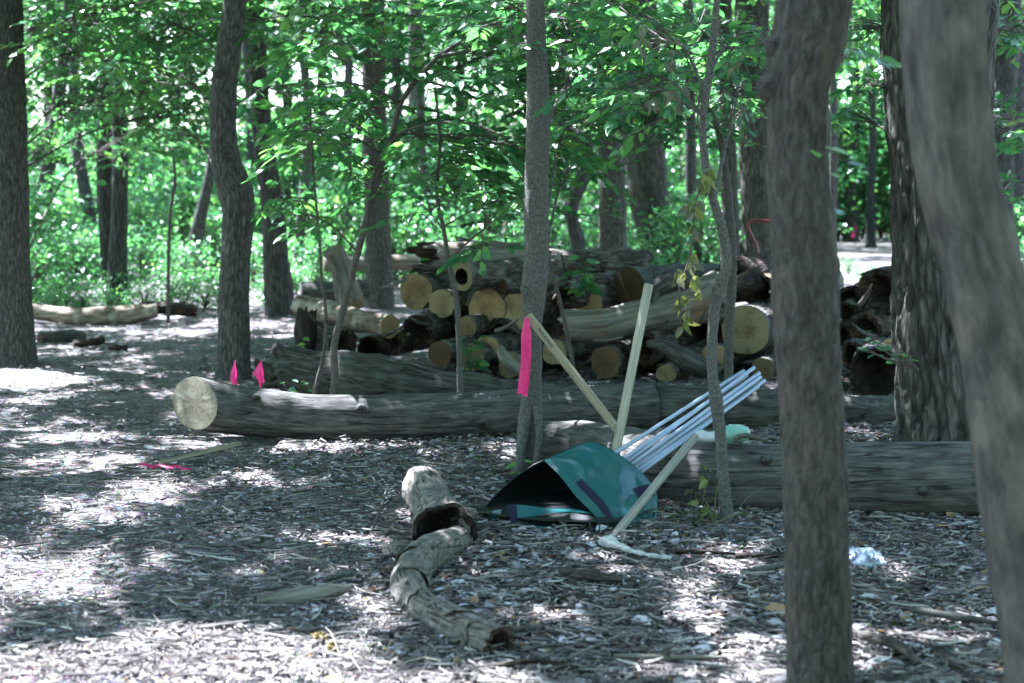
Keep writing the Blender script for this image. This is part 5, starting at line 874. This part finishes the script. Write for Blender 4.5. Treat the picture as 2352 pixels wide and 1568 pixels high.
# ------------------------------------------------------------------ overhead crowns: leaves added and thinned to lay chosen dapples on the ground
def lit(gx, gy):
    """openings between the crowns, by where the sun through them lands"""
    v = np.zeros_like(gx)
    for x, y, rx, ry, a in LIT: v = np.maximum(v, a * np.exp(-(((gx - x) / rx) ** 2 + ((gy - y) / ry) ** 2)))
    return v
def gp(px, py): q = ground(px, py); return q[0], q[1]
def lp(px, py, Y): q = at(px, py, Y); return q[0] - SUN[0] / SUN[2] * q[2], q[1] - SUN[1] / SUN[2] * q[2]
_g = np.random.default_rng(77)
LIT = [*[(*gp(*(_g.random(2) * [2300, 560] + [20, 1000])), .1 + .16 * _g.random(), .1 + .16 * _g.random(), .85) for _ in range(46)], *[(*lp(*q), rx, ry, .95) for q, rx, ry in (((770, 912, 11.2), .2, .13), ((1300, 893, 11.3), .22, .14), ((1395, 890, 11.4), .18, .13), ((1620, 893, 11.7), .26, .14), ((800, 712, 15.5), .5, .2), ((905, 735, 15.0), .3, .18), ((1030, 560, 15.9), .55, .22), ((780, 808, 13.2), .16, .14), ((1335, 722, 15.0), .2, .14), ((1430, 715, 15.0), .16, .13), ((1005, 1160, 7.9), .09, .08), ((1300, 975, 9.7), .3, .16), ((2030, 905, 11.9), .2, .14), ((1735, 690, 15.2), .2, .14), ((1750, 595, 15.6), .3, .2))], (*gp(1090, 950), .25, .25, .9), (*gp(1340, 850), .35, .4, .9), *[(*gp(a_, b_), .4, .28, .62) for a_, b_ in ((400, 1120), (640, 1110), (180, 1210), (480, 1230), (780, 1190), (620, 1310), (330, 1330), (800, 1330), (180, 1010), (330, 930), (700, 1450))], (*gp(960, 1395), .09, .1, .8), (.68, 8.1, .13, .12, .95), (*gp(300, 1540), 1.3, .9, 1.0), (*gp(900, 1560), .8, .5, .95), (*gp(80, 1320), .9, .8, .9), (*gp(250, 1130), .5, .7, .7), (*gp(60, 1100), .6, .6, .7), (*gp(120, 870), .9, 1.2, .9), (*gp(100, 960), .8, .7, .6), (*gp(300, 760), 2.2, 1.8, .62), (*gp(520, 690), 2.2, 3.0, .55), (*gp(1000, 1190), .3, .35, .9), (*gp(1250, 1300), .5, .5, .55), (*gp(1480, 1140), .35, .4, .6), (*gp(560, 1400), .6, .5, .7), (*gp(640, 1010), .5, .2, .5), (-1.0, 11.0, .4, .3, .8), (1.0, 11.4, .6, .25, .8), (-2.6, 15.6, .9, .6, .8), *[(*gp(a_, b_), .22, .22, .8) for a_, b_ in ((1300, 1290), (1450, 1320), (1560, 1420), (1720, 1540), (1250, 1420), (1700, 1260), (2050, 1330), (760, 1240), (640, 1180), (1120, 1330), (900, 1130), (560, 1090), (700, 1050), (420, 1010), (250, 980), (1020, 1060), (2150, 1450), (1400, 1520))]]
n = 480000; h = 4.9 + 4.6 * g.random(n); gy_ = 3 + 29 * g.random(n); gx_ = (g.random(n) * 2 - 1) * (.33 * gy_ + 2.2)
P = np.stack([gx_, gy_, 0 * h], -1) + SUN * (h / SUN[2])[:, None]
clump = fbm(np.stack([P[:, 0] * 1.1, P[:, 1] * 1.1, P[:, 2] * 1.6], -1), 3, 95); gap = fbm(np.stack([gx_ * 1.6, gy_ * 1.1, 0 * h], -1), 3, 96)
gap = .6 * gap + .55 * fbm(np.stack([gx_ * 4.2, gy_ * 2.6, 0 * h], -1), 2, 196)
_dx, _dy = lp(2090, 1045, 8.3)
pr = np.clip(.58 + 1.2 * np.exp(-((gx_ - _dx) / .5) ** 2 - ((gy_ - _dy) / .35) ** 2) + .45 * ((gy_ > 12.3) & (gy_ < 19) & (gx_ > -1.9)) + .5 * clump + 2.0 * gap, .05, 1) * np.clip(1.15 - 1.5 * lit(gx_, gy_) + 1.0 * gap, 0, 1) * np.clip(1.25 - np.maximum(gy_ - 17, 0) / 16, .12, 1)  # crowns thickened on purpose to shade the front log's right end and the pile
top = CAM_H + P[:, 1] * .128; far = False
keep = (g.random(n) < pr) & (P[:, 2] > np.minimum(top, 5.2)); P = P[keep]
n2 = 330000; fy = 27 + 85 * g.random(n2) ** .8; fx = (g.random(n2) * 2 - 1) * (.33 * fy + 3); fh = 6.5 + 4 * g.random(n2) + np.maximum(fy - 60, 0) * .2  # far crown leaves added to keep the background wood in broken shade
P2 = np.stack([fx, fy, 0 * fh], -1) + SUN * (fh / SUN[2])[:, None]; k2 = ((np.abs(fx / fy * FPX + CX - 1995) > 110) | (g.random(n2) < .6)) & (fbm(np.stack([fx * .42, fy * .25, 0 * fx], -1), 3, 97) + .3 * fbm(P2 * .9, 2, 98) > .05)
n3 = 60000; P3 = np.stack([-4 + 12 * g.random(n3), -9 + 15 * g.random(n3), 2.6 + 6 * g.random(n3)], -1)  # unseen leaves added behind and right of the camera to cut sky fill
k3 = (np.where(P3[:, 1] < .3, True, P3[:, 0] > .33 * P3[:, 1] + .7)) & ((P3[:, 1] < -1.5) | (P3[:, 0] > .9)) & (fbm(P3 * .6, 3, 99) > -.15)
P = np.vstack([P, P3[k3], P2[k2]]); SZ = np.concatenate([np.full(len(P) - k2.sum(), .15), np.full(k2.sum(), .34)])
tx = np.array([(a, c) for _, a, c in canopy_trees]); who = np.argmin((P[:, :1] - tx[:, 0]) ** 2 + (P[:, 1:2] - tx[:, 1]) ** 2, 1)
for i, (r, _, _) in enumerate(canopy_trees):
    Q = P[who == i]
    if len(Q) < 5: continue
    D, N = rand_leaf_dirs(len(Q), .45); b = MB(); leaves(b, Q, D, N, SZ[who == i] * (.7 + .6 * g.random(len(Q))), W=.3); b.build('shade_crown', M['leaf_canopy'], r, smooth=False)

# ------------------------------------------------------------------ litter on the forest floor
n = 150000; px = -350 + 3100 * g.random(n); py = 690 + 900 * g.random(n) ** .9; Gp = ground(px, py); x, y = Gp[:, 0], Gp[:, 1]
path = np.clip((1250 - px) / 900, 0, 1)                                   # trodden, finer litter towards the left
S = (.02 + .075 * g.random(n) ** 2.3) * (1 - .5 * path) * (1 + np.clip(y - 10, 0, 12) * .05)
a = g.random(n) * 6.28; D = np.stack([np.cos(a), np.sin(a), .18 * g.normal(size=n)], -1); N = nrm(np.stack([.4 * g.normal(size=n), .4 * g.normal(size=n), np.ones(n)], -1))
P = np.stack([x, y, gz(x, y) + .008 + .018 * g.random(n)], -1)
bare = fbm(np.stack([x * 1.1, y * .7, 0 * x], -1), 3, 197) - .12 + .18 * path; S = np.where(g.random(n) < np.clip(bare * 5, 0, .75), S * .3, S)      # trodden bare patches keep only crumbs
tn = np.clip(g.random(n) ** 1.55 * .95 + .05 * g.normal(size=n) + .12 * path, 0, .955); sp = g.random(n); tn = np.where(sp > .945, .975, np.where(sp < .004, 1.0, tn))
b = MB(); leaves(b, P, D, N, S, W=.07 + .27 * g.random(n), fold=.08 + .3 * g.random((n, 1)), full=True, tint=tn, droop=.02 + .3 * g.random((n, 1)))
o = b.build('leaf_litter', M['litter'], smooth=False); tag(o, 'grey dead leaves and bits covering the forest floor', 'leaf litter', kind='stuff')
n = 22000; px = -300 + 3000 * g.random(n); py = 720 + 860 * g.random(n); Gp = ground(px, py); b = MB()
a = g.random(n) * 6.28; L = (.04 + .16 * g.random(n) ** 2.2); R = .0016 + .0055 * g.random(n) ** 3; th = np.arange(4) / 4 * 6.283
d = np.stack([np.cos(a), np.sin(a), .07 * g.normal(size=n)], -1); sd = np.stack([-np.sin(a), np.cos(a), 0 * a], -1); c = np.stack([Gp[:, 0], Gp[:, 1], gz(Gp[:, 0], Gp[:, 1]) + .014 + .02 * g.random(n)], -1)
rows = []
for t, bend in ((0, 0), (.5, 1), (1, 0)):
    cc = c + d * (L * t)[:, None] + sd * (bend * .12 * L * g.normal(size=n))[:, None]
    rows.append(cc[:, None] + (np.cos(th)[None, :, None] * sd[:, None] + np.sin(th)[None, :, None] * np.array([0, 0, 1.0])) * (R * (1 - .5 * t))[:, None, None])
V = np.stack(rows, 1); F = grid_faces(3, 4); Fa = (F[None] + (np.arange(n) * 12)[:, None, None]).reshape(-1, 4)
b.add(V, Fa, None, np.repeat(g.random(n), 12)); o = b.build('twig_litter', M['chips'], smooth=False); tag(o, 'small twigs and bark bits strewn among the dead leaves', 'twig litter', kind='stuff')
